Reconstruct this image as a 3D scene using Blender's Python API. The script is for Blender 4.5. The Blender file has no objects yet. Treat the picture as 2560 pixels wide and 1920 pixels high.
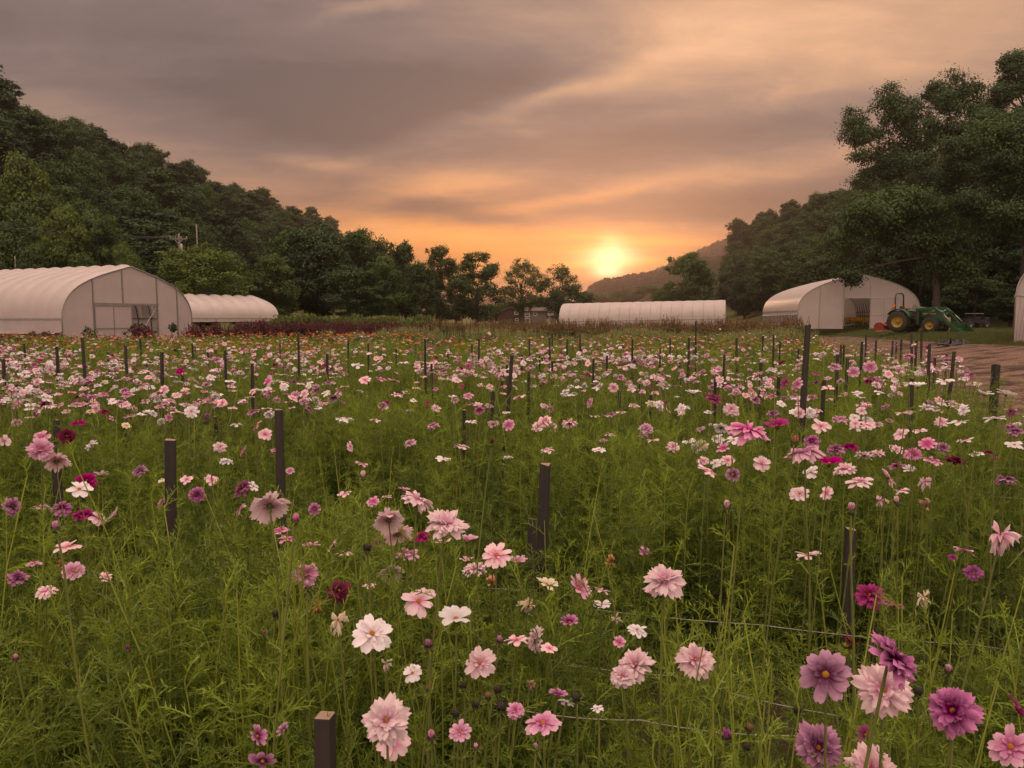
import bpy, math, random
import numpy as np
from mathutils import Vector, Matrix, Euler
C = bpy.context.scene.collection
S = bpy.context.scene
PI = math.pi
R = math.radians
rng = np.random.default_rng(7)
random.seed(7)

# ------------------------------------------------------------------ camera
F = 1862.0                       # focal length in photo pixels (2560 wide)
CAMH = 1.65
PITCH = math.atan(165 / F)
cp, sp = math.cos(PITCH), math.sin(PITCH)
def ray(px, py):
    a = (px - 1280) / F; b = -(py - 960) / F
    return Vector((a, cp + b * sp, -sp + b * cp))
def at(px, py, Y):
    """point on the sight line of a photo pixel at ground distance Y"""
    d = ray(px, py); t = Y / d.y
    return Vector((d.x * t, Y, CAMH + d.z * t))
def to_px(p):
    x, y, z = p[0], p[1], p[2] - CAMH
    f = y * cp - z * sp; u = y * sp + z * cp
    return 1280 + F * x / f, 960 - F * u / f
cam = bpy.data.cameras.new('camera'); camo = bpy.data.objects.new('camera', cam); C.objects.link(camo)
cam.sensor_width = 36; cam.lens = 36 * F / 2560; cam.clip_end = 6000; cam.clip_start = .05
camo.location = (0, 0, CAMH); camo.rotation_euler = (PI / 2 - PITCH, 0, 0)
S.camera = camo

# ------------------------------------------------------------------ tagging
def tag(o, label=None, cat=None, group=None, kind=None):
    if label: o['label'] = label
    if cat: o['category'] = cat
    if group: o['group'] = group
    if kind: o['kind'] = kind
    return o
def thing(name, label, cat, loc=(0, 0, 0), rz=0, group=None):
    o = bpy.data.objects.new(name, None); C.objects.link(o)
    o.location = loc; o.rotation_euler = (0, 0, rz); o.empty_display_size = .2
    return tag(o, label, cat, group)
def link(name, me, parent=None, loc=None, rot=None, sc=None):
    o = bpy.data.objects.new(name, me); C.objects.link(o)
    if parent is not None: o.parent = parent
    if loc is not None: o.location = loc
    if rot is not None: o.rotation_euler = rot
    if sc is not None: o.scale = sc
    return o

# ------------------------------------------------------------------ mesh building
def np_mesh(name, V, faces, mats, midx=None, attrs=None, smooth=False):
    """V (n,3); faces: list of int arrays (k,3) or (k,4)"""
    me = bpy.data.meshes.new(name)
    V = np.asarray(V, np.float32)
    me.vertices.add(len(V)); me.vertices.foreach_set('co', V.ravel())
    nl = sum(f.size for f in faces); npoly = sum(len(f) for f in faces)
    me.loops.add(nl); me.polygons.add(npoly)
    me.loops.foreach_set('vertex_index', np.concatenate([f.ravel() for f in faces]).astype(np.int32))
    st = []; o = 0
    for f in faces:
        k = f.shape[1]; st.append(o + np.arange(len(f)) * k); o += f.size
    me.polygons.foreach_set('loop_start', np.concatenate(st).astype(np.int32))
    if midx is not None: me.polygons.foreach_set('material_index', np.asarray(midx, np.int32))
    if smooth: me.polygons.foreach_set('use_smooth', np.ones(npoly, bool))
    for m in mats: me.materials.append(m)
    for k, v in (attrs or {}).items():
        a = me.attributes.new(k, 'FLOAT', 'POINT'); a.data.foreach_set('value', np.asarray(v, np.float32))
    me.update(calc_edges=True); me.validate()
    return me

class MB:
    """collects boxes, tubes, grids and lathes for one mesh"""
    def __init__(s): s.v = []; s.f = []; s.m = []; s.sm = []
    def face(s, idx, m=0, smooth=False): s.f.append(tuple(idx)); s.m.append(m); s.sm.append(smooth)
    def quad(s, a, b, c, d, m=0):
        n = len(s.v); s.v += [tuple(a), tuple(b), tuple(c), tuple(d)]; s.face((n, n + 1, n + 2, n + 3), m); return s
    def box(s, x0, x1, y0, y1, z0, z1, m=0, bev=0):
        n = len(s.v)
        s.v += [(x, y, z) for z in (z0, z1) for x, y in ((x0, y0), (x1, y0), (x1, y1), (x0, y1))]
        for q in ((0, 3, 2, 1), (4, 5, 6, 7), (0, 1, 5, 4), (1, 2, 6, 5), (2, 3, 7, 6), (3, 0, 4, 7)):
            s.face([n + i for i in q], m)
        return s
    def tube(s, pts, r, n=8, m=0, cap=True, smooth=True):
        pts = [Vector(p) for p in pts]; k = len(pts)
        rs = [r] * k if not hasattr(r, '__len__') else list(r)
        base = len(s.v); up = None
        for i, p in enumerate(pts):
            d = (pts[min(i + 1, k - 1)] - pts[max(i - 1, 0)]).normalized()
            if up is None:
                up = Vector((0, 0, 1)) if abs(d.z) < .9 else Vector((1, 0, 0))
            a = d.cross(up); a = a.normalized() if a.length > 1e-6 else Vector((1, 0, 0)); b = a.cross(d).normalized(); up = b
            for j in range(n):
                t = 2 * PI * j / n; q = p + (a * math.cos(t) + b * math.sin(t)) * rs[i]; s.v.append(tuple(q))
        for i in range(k - 1):
            for j in range(n):
                s.face((base + i * n + j, base + i * n + (j + 1) % n, base + (i + 1) * n + (j + 1) % n, base + (i + 1) * n + j), m, smooth)
        if cap:
            s.face([base + j for j in reversed(range(n))], m); s.face([base + (k - 1) * n + j for j in range(n)], m)
        return s
    def bar(s, a, b, w, h=None, m=0):
        """square bar between two points"""
        h = h or w; a = Vector(a); b = Vector(b); d = (b - a).normalized()
        up = Vector((0, 0, 1)) if abs(d.z) < .9 else Vector((0, 1, 0))
        x = d.cross(up).normalized() * w / 2; y = x.cross(d).normalized() * h / 2
        n = len(s.v)
        for p in (a, b): s.v += [tuple(p - x - y), tuple(p + x - y), tuple(p + x + y), tuple(p - x + y)]
        for q in ((3, 2, 1, 0), (4, 5, 6, 7), (0, 1, 5, 4), (1, 2, 6, 5), (2, 3, 7, 6), (3, 0, 4, 7)):
            s.face([n + i for i in q], m)
        return s
    def lathe(s, prof, n=24, axis='z', c=(0, 0, 0), m=0, smooth=True):
        base = len(s.v)
        for r, h in prof:
            for j in range(n):
                t = 2 * PI * j / n; a, b = r * math.cos(t), r * math.sin(t)
                p = {'z': (a, b, h), 'x': (h, a, b), 'y': (a, h, b)}[axis]
                s.v.append((p[0] + c[0], p[1] + c[1], p[2] + c[2]))
        for i in range(len(prof) - 1):
            for j in range(n):
                q = (base + i * n + j, base + i * n + (j + 1) % n, base + (i + 1) * n + (j + 1) % n, base + (i + 1) * n + j)
                s.face(q if axis != 'y' else q[::-1], m, smooth)
        return s
    def grid(s, fn, nu, nv, m=0, smooth=True):
        base = len(s.v)
        for j in range(nv + 1):
            for i in range(nu + 1): s.v.append(tuple(fn(i / nu, j / nv)))
        w = nu + 1
        for j in range(nv):
            for i in range(nu): s.face((base + j * w + i, base + j * w + i + 1, base + (j + 1) * w + i + 1, base + (j + 1) * w + i), m, smooth)
        return s
    def poly(s, pts, th, axis=1, m=0):
        """extrude a 2D outline (x,z) by th along y (centred)"""
        n = len(pts); b = len(s.v)
        for y in (-th / 2, th / 2): s.v += [(p[0], y, p[1]) if axis == 1 else (y, p[0], p[1]) for p in pts]
        s.face([b + i for i in range(n)], m); s.face([b + n + i for i in reversed(range(n))], m)
        for i in range(n): s.face((b + (i + 1) % n, b + i, b + n + i, b + n + (i + 1) % n), m)
        return s
    def move(s, d):
        s.v = [(a + d[0], b + d[1], c + d[2]) for a, b, c in s.v]; return s
    def xf(s, M):
        s.v = [tuple(M @ Vector(v)) for v in s.v]; return s
    def mesh(s, name, mats):
        me = bpy.data.meshes.new(name); me.from_pydata(s.v, [], s.f)
        for m in (mats if isinstance(mats, (list, tuple)) else [mats]): me.materials.append(m)
        me.polygons.foreach_set('material_index', s.m); me.polygons.foreach_set('use_smooth', s.sm)
        me.update(); return me
    def obj(s, name, mats, parent=None, bevel=0, loc=None, rot=None):
        o = link(name, s.mesh(name, mats), parent, loc, rot)
        if bevel:
            b = o.modifiers.new('bevel', 'BEVEL'); b.width = bevel; b.segments = 2; b.limit_method = 'ANGLE'
        return o

# ------------------------------------------------------------------ node helpers
class G:
    """tiny expression builder for shader node trees"""
    def __init__(s, tree): s.t = tree
    def n(s, typ, **kw):
        nd = s.t.nodes.new(typ)
        for k, v in kw.items(): setattr(nd, k, v)
        return nd
    def set(s, sock, v):
        if isinstance(v, bpy.types.NodeSocket): s.t.links.new(v, sock)
        elif v is not None:
            if hasattr(sock.default_value, '__len__') and not hasattr(v, '__len__'): v = [v] * len(sock.default_value)
            if hasattr(v, '__len__') and hasattr(sock.default_value, '__len__') and len(sock.default_value) == 4 and len(v) == 3: v = (*v, 1)
            sock.default_value = v
    def m(s, op, a, b=None, c=None, clamp=False):
        nd = s.n('ShaderNodeMath', operation=op, use_clamp=clamp)
        for i, v in enumerate((a, b, c)):
            if v is not None: s.set(nd.inputs[i], v)
        return nd.outputs[0]
    def vm(s, op, a, b=None, out=0):
        nd = s.n('ShaderNodeVectorMath', operation=op)
        s.set(nd.inputs[0], a)
        if b is not None:
            s.set(nd.inputs['Scale'] if op == 'SCALE' else nd.inputs[1], b)
        return nd.outputs[out]
    def mix(s, f, a, b, blend='MIX'):
        nd = s.n('ShaderNodeMix', data_type='RGBA', blend_type=blend, clamp_factor=True)
        s.set(nd.inputs[0], f); s.set(nd.inputs[6], a); s.set(nd.inputs[7], b); return nd.outputs[2]
    def mr(s, v, a, b, c=0, d=1, smooth=False):
        nd = s.n('ShaderNodeMapRange', interpolation_type='SMOOTHSTEP' if smooth else 'LINEAR')
        for i, x in enumerate((v, a, b, c, d)): s.set(nd.inputs[i], x)
        return nd.outputs[0]
    def noise(s, vec, scale, detail=4, rough=.5, dist=0, out=0):
        nd = s.n('ShaderNodeTexNoise'); s.set(nd.inputs['Vector'], vec)
        for k, v in (('Scale', scale), ('Detail', detail), ('Roughness', rough), ('Distortion', dist)): s.set(nd.inputs[k], v)
        return nd.outputs[out]
    def ramp(s, f, stops, interp='LINEAR'):
        nd = s.n('ShaderNodeValToRGB'); cr = nd.color_ramp; cr.interpolation = interp
        while len(cr.elements) < len(stops): cr.elements.new(.5)
        for e, (p, c) in zip(cr.elements, stops): e.position = p; e.color = (*c, 1)
        s.set(nd.inputs[0], f); return nd.outputs[0]
    def xyz(s, x, y, z=0):
        nd = s.n('ShaderNodeCombineXYZ')
        for i, v in enumerate((x, y, z)): s.set(nd.inputs[i], v)
        return nd.outputs[0]
    def sep(s, v):
        nd = s.n('ShaderNodeSeparateXYZ'); s.set(nd.inputs[0], v); return nd.outputs
    def mapping(s, v, loc=(0, 0, 0), rot=(0, 0, 0), sc=(1, 1, 1), typ='POINT'):
        nd = s.n('ShaderNodeMapping', vector_type=typ); s.set(nd.inputs[0], v)
        nd.inputs[1].default_value = loc; nd.inputs[2].default_value = rot; nd.inputs[3].default_value = sc
        return nd.outputs[0]
    def coord(s, out='Object'): return s.n('ShaderNodeTexCoord').outputs[out]
    def attr(s, name): return s.n('ShaderNodeAttribute', attribute_name=name).outputs['Fac']

def new_mat(name):
    m = bpy.data.materials.new(name); m.use_nodes = True; m.node_tree.nodes.clear()
    g = G(m.node_tree); g.out = g.n('ShaderNodeOutputMaterial'); return m, g
def principled(g, col, rough=.6, metal=0, spec=.4, bump=None, bstr=.3, bdist=.01, **kw):
    p = g.n('ShaderNodeBsdfPrincipled')
    g.set(p.inputs['Base Color'], col); g.set(p.inputs['Roughness'], rough); g.set(p.inputs['Metallic'], metal); g.set(p.inputs['Specular IOR Level'], spec)
    for k, v in kw.items(): g.set(p.inputs[k.replace('_', ' ')], v)
    if bump is not None:
        b = g.n('ShaderNodeBump'); g.set(b.inputs['Height'], bump); b.inputs['Strength'].default_value = bstr; b.inputs['Distance'].default_value = bdist
        g.t.links.new(b.outputs[0], p.inputs['Normal'])
    g.t.links.new(p.outputs[0], g.out.inputs['Surface']); return p
def simple(name, c1, c2=None, scale=8, rough=.6, metal=0, spec=.4, bstr=0, sc=(1, 1, 1), detail=5):
    """noise-mottled paint, wood, plastic..."""
    m, g = new_mat(name)
    v = g.mapping(g.coord('Object'), sc=sc)
    nz = g.noise(v, scale, detail, .6)
    c2 = c2 or tuple(x * .75 for x in c1)
    col = g.mix(g.mr(nz, .35, .68), c1, c2)
    principled(g, col, rough, metal, spec, bump=nz if bstr else None, bstr=bstr)
    return m
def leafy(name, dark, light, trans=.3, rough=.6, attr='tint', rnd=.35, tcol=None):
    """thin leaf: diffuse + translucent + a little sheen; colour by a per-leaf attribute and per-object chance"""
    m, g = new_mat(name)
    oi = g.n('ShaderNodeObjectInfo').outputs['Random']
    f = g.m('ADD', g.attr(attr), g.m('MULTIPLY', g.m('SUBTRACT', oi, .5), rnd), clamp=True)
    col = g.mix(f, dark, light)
    d = g.n('ShaderNodeBsdfDiffuse'); g.set(d.inputs[0], col)
    t = g.n('ShaderNodeBsdfTranslucent'); g.set(t.inputs[0], g.mix(.5, col, tcol) if tcol else col)
    mx = g.n('ShaderNodeMixShader'); mx.inputs[0].default_value = trans
    g.t.links.new(d.outputs[0], mx.inputs[1]); g.t.links.new(t.outputs[0], mx.inputs[2])
    gl = g.n('ShaderNodeBsdfGlossy'); gl.inputs['Roughness'].default_value = rough; gl.inputs['Color'].default_value = (.6, .6, .6, 1)
    m2 = g.n('ShaderNodeMixShader'); m2.inputs[0].default_value = .035
    g.t.links.new(mx.outputs[0], m2.inputs[1]); g.t.links.new(gl.outputs[0], m2.inputs[2])
    g.t.links.new(m2.outputs[0], g.out.inputs['Surface']); return m
# ------------------------------------------------------------------ sky, sun, air
SUN_PX = (1525, 665)
sd = ray(*SUN_PX).normalized()
SUN_AZ, SUN_EL = math.atan2(sd.x, sd.y), math.asin(sd.z)
W = bpy.data.worlds.new('World'); S.world = W; W.use_nodes = True
t = W.node_tree; t.nodes.clear(); g = G(t)
d = g.coord('Generated')
x, y, z = g.sep(d)
az = g.m('ARCTAN2', x, y); el = g.m('ARCSINE', g.m('MAXIMUM', g.m('MINIMUM', z, 1), -1))
# cloud sheet seen in perspective (streaks flatten towards the horizon)
den = g.m('ADD', g.m('MAXIMUM', z, 0.0), .16)
plane = g.xyz(g.m('DIVIDE', x, den), g.m('DIVIDE', y, den), 0)
pl = g.mapping(plane, rot=(0, 0, R(-24)), sc=(.75, 1.15, 1))
n1 = g.noise(pl, 1.1, 10, .60, .6)
n2 = g.noise(g.mapping(pl, loc=(3.1, 7.7, 0)), 3.2, 8, .66, .8)
n3 = g.noise(g.mapping(plane, rot=(0, 0, R(-30)), sc=(.5, 3.2, 1)), 2.6, 6, .62, .5)
wn = g.n('ShaderNodeTexNoise'); g.set(wn.inputs['Vector'], g.xyz(g.m('MULTIPLY', az, 5), g.m('MULTIPLY', el, 12), 3.3)); wn.inputs['Scale'].default_value = 1.0; wn.inputs['Detail'].default_value = 5
wv = g.vm('MULTIPLY', g.vm('SUBTRACT', wn.outputs['Color'], (.5, .5, .5)), (.13, .05, 0))
uv = g.vm('ADD', g.xyz(az, el, 0), wv)
def azel(px, py):
    q = ray(px, py).normalized(); return math.atan2(q.x, q.y), math.asin(q.z)
def blob(px, py, sx, sy, rot, src=uv):
    a, e = azel(px, py)
    v = g.mapping(src, loc=(a, e, 0), rot=(0, 0, R(rot)), sc=(sx / F, sy / F, 1), typ='TEXTURE')
    return g.m('POWER', 2.718, g.m('MULTIPLY', g.vm('DOT_PRODUCT', v, v, 1), -1))
def blobs(lst, src=uv):
    tot = None
    for px, py, sx, sy, rot, amp in lst:
        b = g.m('MULTIPLY', blob(px, py, sx, sy, rot, src), amp)
        tot = b if tot is None else g.m('ADD', tot, b)
    return tot
B = blobs([
    (300, 130, 800, 210, 0, -.14), (1150, 205, 400, 85, 8, -.46), (780, 270, 330, 100, -8, -.26), (1480, 390, 420, 60, 6, -.38),
    (1150, 545, 210, 30, -6, -.42), (1740, 525, 330, 50, 3, -.34), (2020, 310, 330, 60, 10, -.18), (1650, 250, 330, 45, 8, -.18),
    (1800, 60, 560, 130, 5, .44), (2330, 150, 420, 130, 0, .26), (1370, 245, 270, 26, 16, .30), (1300, 325, 60, 14, 0, .14), (800, 402, 120, 18, -6, .30),
    (1130, 455, 250, 40, 8, .46), (1000, 592, 330, 38, -4, .48), (1420, 590, 400, 42, 0, .32), (1450, 505, 260, 18, 8, .26), (940, 14, 200, 20, 12, .24),
    (420, 420, 480, 90, -16, .12), (1900, 430, 440, 26, 6, .17), (2080, 640, 340, 70, 0, .08),
])
tex = g.m('ADD', g.m('MULTIPLY', g.m('SUBTRACT', n1, .5), .56), g.m('ADD', g.m('MULTIPLY', g.m('SUBTRACT', n2, .5), .40), g.m('MULTIPLY', g.m('SUBTRACT', n3, .5), .14)))
lowel = g.mr(el, R(1), R(20), 0.10, 0.0)
B = g.m('ADD', g.m('ADD', .33, lowel), g.m('ADD', B, tex), clamp=True)
high = g.ramp(B, [(0, (.150, .118, .114)), (.25, (.250, .185, .170)), (.45, (.44, .286, .218)), (.7, (.82, .465, .275)), (1, (1.28, .73, .42))])
low = g.ramp(B, [(0, (.20, .092, .052)), (.25, (.40, .170, .075)), (.45, (.82, .290, .065)), (.7, (1.30, .41, .03)), (1, (1.75, .62, .05))])
nearsun = g.m('MINIMUM', blobs([(1340, 645, 700, 165, 0, 1.0)], g.xyz(az, el, 0)), 1)
col = g.mix(nearsun, high, low)
# the sun veiled by bands of cloud
warp2 = g.vm('ADD', g.xyz(az, el, 0), g.vm('MULTIPLY', g.vm('SUBTRACT', wn.outputs['Color'], (.5, .5, .5)), (.06, .018, 0)))
band = g.mr(g.noise(g.xyz(g.m('MULTIPLY', az, 3), g.m('MULTIPLY', el, 60), 1.7), 1.4, 4, .6), .36, .62, .45, 1.0, True)
halo = g.m('MULTIPLY', blobs([(1535, 648, 150, 36, 0, .9), (1530, 605, 110, 45, 0, .5), (1640, 604, 180, 15, -3, .5), (1380, 662, 190, 12, 2, .22)], warp2), band)
core = blobs([(1525, 644, 60, 25, 0, 1.0), (1518, 678, 34, 17, 0, .9), (1530, 608, 34, 26, 0, .35)], g.xyz(az, el, 0))
# the blobs' unwarped disc position stays true to the lamp below
col = g.mix(1, col, g.mix(g.m('MINIMUM', halo, 1), (0, 0, 0), (1.15, .40, .0)), 'ADD')
col = g.mix(1, col, g.mix(g.m('MINIMUM', core, 1), (0, 0, 0), (1.7, 1.35, .85)), 'ADD')
# unseen sky overhead and behind, brightened to lift the foreground light
up = g.mr(el, R(27), R(66), 0, 1, True)
back = g.mr(y, .25, -.5, 0, 1, True)
bright = g.m('MAXIMUM', up, g.m('MULTIPLY', back, .38))
ZEN = 2.15
col = g.mix(bright, col, g.mix(g.mr(n1, .3, .7), (1.32 * ZEN, .96 * ZEN, .78 * ZEN), (1.86 * ZEN, 1.36 * ZEN, 1.08 * ZEN)))
# a share of clear Nishita sky shows through everywhere
sky = g.n('ShaderNodeTexSky', sky_type='NISHITA'); sky.sun_disc = False
sky.sun_elevation = SUN_EL; sky.sun_rotation = SUN_AZ; sky.air_density = 1.4; sky.dust_density = 3.0
mixed = g.mix(1, g.vm('SCALE', col, 10.0), g.vm('SCALE', sky.outputs[0], .05), 'ADD')
bg = g.n('ShaderNodeBackground'); g.set(bg.inputs[0], mixed); bg.inputs[1].default_value = .1
ow = g.n('ShaderNodeOutputWorld'); t.links.new(bg.outputs[0], ow.inputs[0])
W.cycles.sampling_method = 'MANUAL'; W.cycles.sample_map_resolution = 1024

sl = bpy.data.lights.new('sun', 'SUN'); sl.energy = .95; sl.angle = R(10); sl.color = (1, .56, .32)
so = bpy.data.objects.new('sun', sl); C.objects.link(so)
so.rotation_euler = sd.to_track_quat('Z', 'Y').to_euler()

HAZE = .0005
me = MB().box(-760, 900, -120, 1660, -6, 190).mesh('haze', [])
hm, hg = new_mat('haze_air')
pv = hg.n('ShaderNodeVolumePrincipled'); pv.inputs['Color'].default_value = (.52, .43, .41, 1)
pv.inputs['Density'].default_value = HAZE; pv.inputs['Anisotropy'].default_value = .78
hg.t.links.new(pv.outputs[0], hg.out.inputs['Volume']); me.materials.append(hm)
hz = link('haze', me); tag(hz, 'thin warm morning haze filling the valley', 'haze', kind='stuff')

S.view_settings.view_transform = 'Standard'; S.view_settings.look = 'None'; S.view_settings.exposure = 0; S.view_settings.gamma = 1
S.cycles.use_denoising = True
S.cycles.max_bounces = 5; S.cycles.diffuse_bounces = 3; S.cycles.glossy_bounces = 2; S.cycles.transmission_bounces = 3; S.cycles.transparent_max_bounces = 4
S.cycles.volume_bounces = 0
S.cycles.sample_clamp_indirect = 6
try: S.cycles.denoiser = 'OPENIMAGEDENOISE'
except Exception: pass
# ------------------------------------------------------------------ terrain
def sm(a, b, v):
    q = np.clip((np.asarray(v, float) - a) / (b - a), 0, 1); return q * q * (3 - 2 * q)
def path_left(y): return 3.0 + .33 * np.asarray(y, float)
def H(x, y):
    x = np.asarray(x, float); y = np.asarray(y, float)
    h = .7 * sm(0, 6.5, x - 2.0 - path_left(np.minimum(y, 75))) * sm(4, 20, y)
    h = h + 35 * sm(46, 108, -x - 6 * np.sin(y * .021)) * sm(48, 100, y) * (1 + .14 * np.sin(y * .016 + 1.0))
    h = h + 30 * sm(46, 106, x + 5 * np.sin(y * .02)) * sm(66, 118, y) * (1 - sm(370, 450, y))
    h = h + 1.6 * sm(95, 150, y) * sm(10, 40, -x) + .25 * np.sin(x * .08) * np.sin(y * .06) * sm(40, 80, y)
    return h
def Hs(x, y): return float(H(x, y))

def ground_mat():
    m, g = new_mat('meadow_and_soil')
    p = g.coord('Object'); px, py, pz = g.sep(p)
    n = g.noise(p, .5, 6, .6); n2 = g.noise(p, 9, 5, .65); n3 = g.noise(p, .06, 4)
    soil = g.mix(n2, (.022, .015, .010), (.055, .036, .024))
    grass = g.mix(g.mr(n2, .3, .7), (.048, .062, .018), (.110, .125, .036))
    grass = g.mix(g.mr(n, .45, .75), grass, (.115, .095, .040))          # worn dry patches
    wood = g.mix(n2, (.020, .017, .010), (.05, .045, .02))
    # bounds of the tilled field: by place, not by view
    f1 = g.mr(g.m('SUBTRACT', g.m('ADD', 2.85, g.m('MULTIPLY', py, .33)), px), -.2, .4)
    f2 = g.mr(py, 66, 68, 1, 0)
    fld = g.m('MULTIPLY', f1, f2)
    c = g.mix(fld, grass, soil)
    slope = g.mr(pz, 2.2, 5, 0, 1)
    c = g.mix(g.m('MULTIPLY', slope, g.mr(n3, .2, .4)), c, wood)
    principled(g, c, .95, spec=.15, bump=n2, bstr=.5, bdist=.03); return m
xs = np.unique(np.concatenate([np.linspace(-745, -120, 28), np.linspace(-120, 120, 97), np.linspace(120, 885, 34)]))
ys = np.unique(np.concatenate([np.linspace(-100, 0, 6), np.linspace(0, 130, 66), np.linspace(130, 460, 56), np.linspace(460, 1650, 36)]))
XX, YY = np.meshgrid(xs, ys); ZZ = H(XX, YY)
nx, ny = len(xs), len(ys)
ii = (np.arange(ny - 1)[:, None] * nx + np.arange(nx - 1)[None, :]).ravel()
ground = link('ground', np_mesh('ground', np.stack([XX, YY, ZZ], -1).reshape(-1, 3), [np.stack([ii, ii + 1, ii + nx + 1, ii + nx], 1)], [ground_mat()], smooth=True))
tag(ground, kind='structure')

# wood-chip path along the field
def chips_mat():
    m, g = new_mat('wood_chips')
    p = g.coord('Object')
    v = g.n('ShaderNodeTexVoronoi'); g.set(v.inputs['Vector'], g.mapping(p, rot=(0, 0, .4), sc=(1, 1.5, 1))); v.inputs['Scale'].default_value = 20
    n = g.noise(p, 1.1, 5, .6); cs = g.sep(v.outputs['Color'])[0]
    c = g.mix(cs, (.075, .044, .032), (.22, .138, .098))
    c = g.mix(g.mr(n, .44, .60), c, (.035, .022, .016))
    principled(g, c, .9, spec=.2, bump=v.outputs['Distance'], bstr=.8, bdist=.03); return m
EL = [(1, 3.4), (7, 5.4), (12, 7.05), (20, 9.7), (30, 13.0), (40, 16.3), (50, 19.6), (60, 23.2), (70, 26.8)]
ER = [(1, 12), (7, 13.5), (12, 15.0), (20, 17.2), (28, 19.3), (36, 20.9), (46, 23.2), (58, 26.6), (70, 29.0)]
def lerp_edge(E, y): return np.interp(y, [e[0] for e in E], [e[1] for e in E])
py_ = np.linspace(1, 69, 60); Vp = []; 
for yy in py_:
    a, b = lerp_edge(EL, yy), lerp_edge(ER, yy)
    wig = .35 * math.sin(yy * .9) + .2 * math.sin(yy * 2.3)
    for q in np.linspace(0, 1, 13):
        xx = a + (b - a) * q + wig * (1 if q > .5 else .5) * abs(q - .5) * 2
        Vp.append((xx, yy, Hs(xx, yy) + .035 * math.sin(q * PI) + .02))
i0 = (np.arange(59)[:, None] * 13 + np.arange(12)[None, :]).ravel()
path = link('path', np_mesh('path', Vp, [np.stack([i0, i0 + 1, i0 + 14, i0 + 13], 1)], [chips_mat()], smooth=True)); tag(path, kind='structure')

# farther hills closing the valley
hill_m = simple('hill_floor', (.02, .03, .012), (.035, .045, .018), .05, .95)
dw_V = []; dw_t = []
def far_hill(name, prof, Y, deep, tree_h, leaf):
    P = [at(px, py, Y) for px, py in prof]
    X = [p.x for p in P]; Zt = [p.z for p in P]
    x0, x1 = X[0], X[-1]; nu, nv = 70, 18
    def zf(xx, v):
        top = np.interp(xx, X, Zt) - tree_h
        b = math.exp(-((v - .62) / .30) ** 2)
        return top * b - 3 * (1 - b) + 1.0 * math.sin(xx * .09 + v * 9)
    mb = MB().grid(lambda u, v: (x0 + (x1 - x0) * u, Y + (v - .62) * deep, zf(x0 + (x1 - x0) * u, v) - (5 if v in (0, 1) else 0)), nu, nv)
    o = mb.obj(name, hill_m); tag(o, kind='structure')
    r2 = np.random.default_rng(int(Y))
    n_tree = int((x1 - x0) * deep * .75 / (tree_h * .36) ** 2)
    for k in range(n_tree):
        xx = r2.uniform(x0, x1); v = r2.uniform(.12, .66); base = zf(xx, v)
        if base < -2: continue
        hgt = tree_h * r2.uniform(.7, 1.12); rad = hgt * r2.uniform(.28, .4)
        n = 70
        dirs = r2.normal(size=(n, 3)); dirs /= np.linalg.norm(dirs, axis=1)[:, None]; dirs[:, 2] = np.abs(dirs[:, 2]) * 1.0 - .25
        rr = r2.uniform(.55, 1.0, n)[:, None] * np.array([rad, rad, hgt * .5])
        c = dirs * rr + np.array([xx, Y + (v - .62) * deep, base + hgt * .55])
        for ctr in c:
            a = r2.normal(size=3); a /= np.linalg.norm(a); b = np.cross(a, r2.normal(size=3)); b /= np.linalg.norm(b)
            L = leaf * r2.uniform(.6, 1.3)
            dw_V.extend([ctr - a * L, ctr + b * L * .6, ctr + a * L, ctr - b * L * .6])
            dw_t.extend([r2.uniform(.1, .7)] * 4)
far_hill('hill', [(1385, 770), (1440, 748), (1469, 722), (1504, 694), (1540, 690), (1576, 684), (1634, 678), (1692, 648), (1740, 640), (1800, 640), (1900, 640), (2000, 640)], 950, 260, 13, 1.6)
far_hill('distant_hill', [(1440, 760), (1500, 735), (1600, 690), (1680, 652), (1732, 628), (1779, 608), (1840, 588), (1900, 568), (1960, 545), (2060, 520)], 1350, 300, 15, 2.3)
far_hill('valley_end_hill', [(700, 700), (850, 720), (1000, 742), (1150, 752), (1290, 745), (1350, 738), (1420, 752), (1500, 765), (1600, 770)], 1520, 220, 14, 2.5)

# ------------------------------------------------------------------ trees
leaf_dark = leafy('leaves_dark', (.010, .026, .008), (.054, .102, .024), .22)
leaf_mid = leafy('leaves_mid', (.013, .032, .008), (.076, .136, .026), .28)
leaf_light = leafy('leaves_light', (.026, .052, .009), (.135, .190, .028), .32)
leaf_far = leafy('leaves_far', (.008, .017, .007), (.028, .050, .017), .2)
bark = simple('bark', (.075, .058, .042), (.030, .024, .018), 6, .95, sc=(3, 3, .5), bstr=.6)
bark_pale = simple('bark_pale', (.26, .22, .17), (.10, .085, .065), 6, .95, sc=(3, 3, .6), bstr=.5)
dw = np.array(dw_V, np.float32); iq = np.arange(len(dw)).reshape(-1, 4)
tag(link('distant_wood', np_mesh('distant_wood', dw, [iq], [leaf_far], attrs={'tint': dw_t})), 'hazy wood covering the far hills below the sun', 'wood', kind='stuff')

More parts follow.
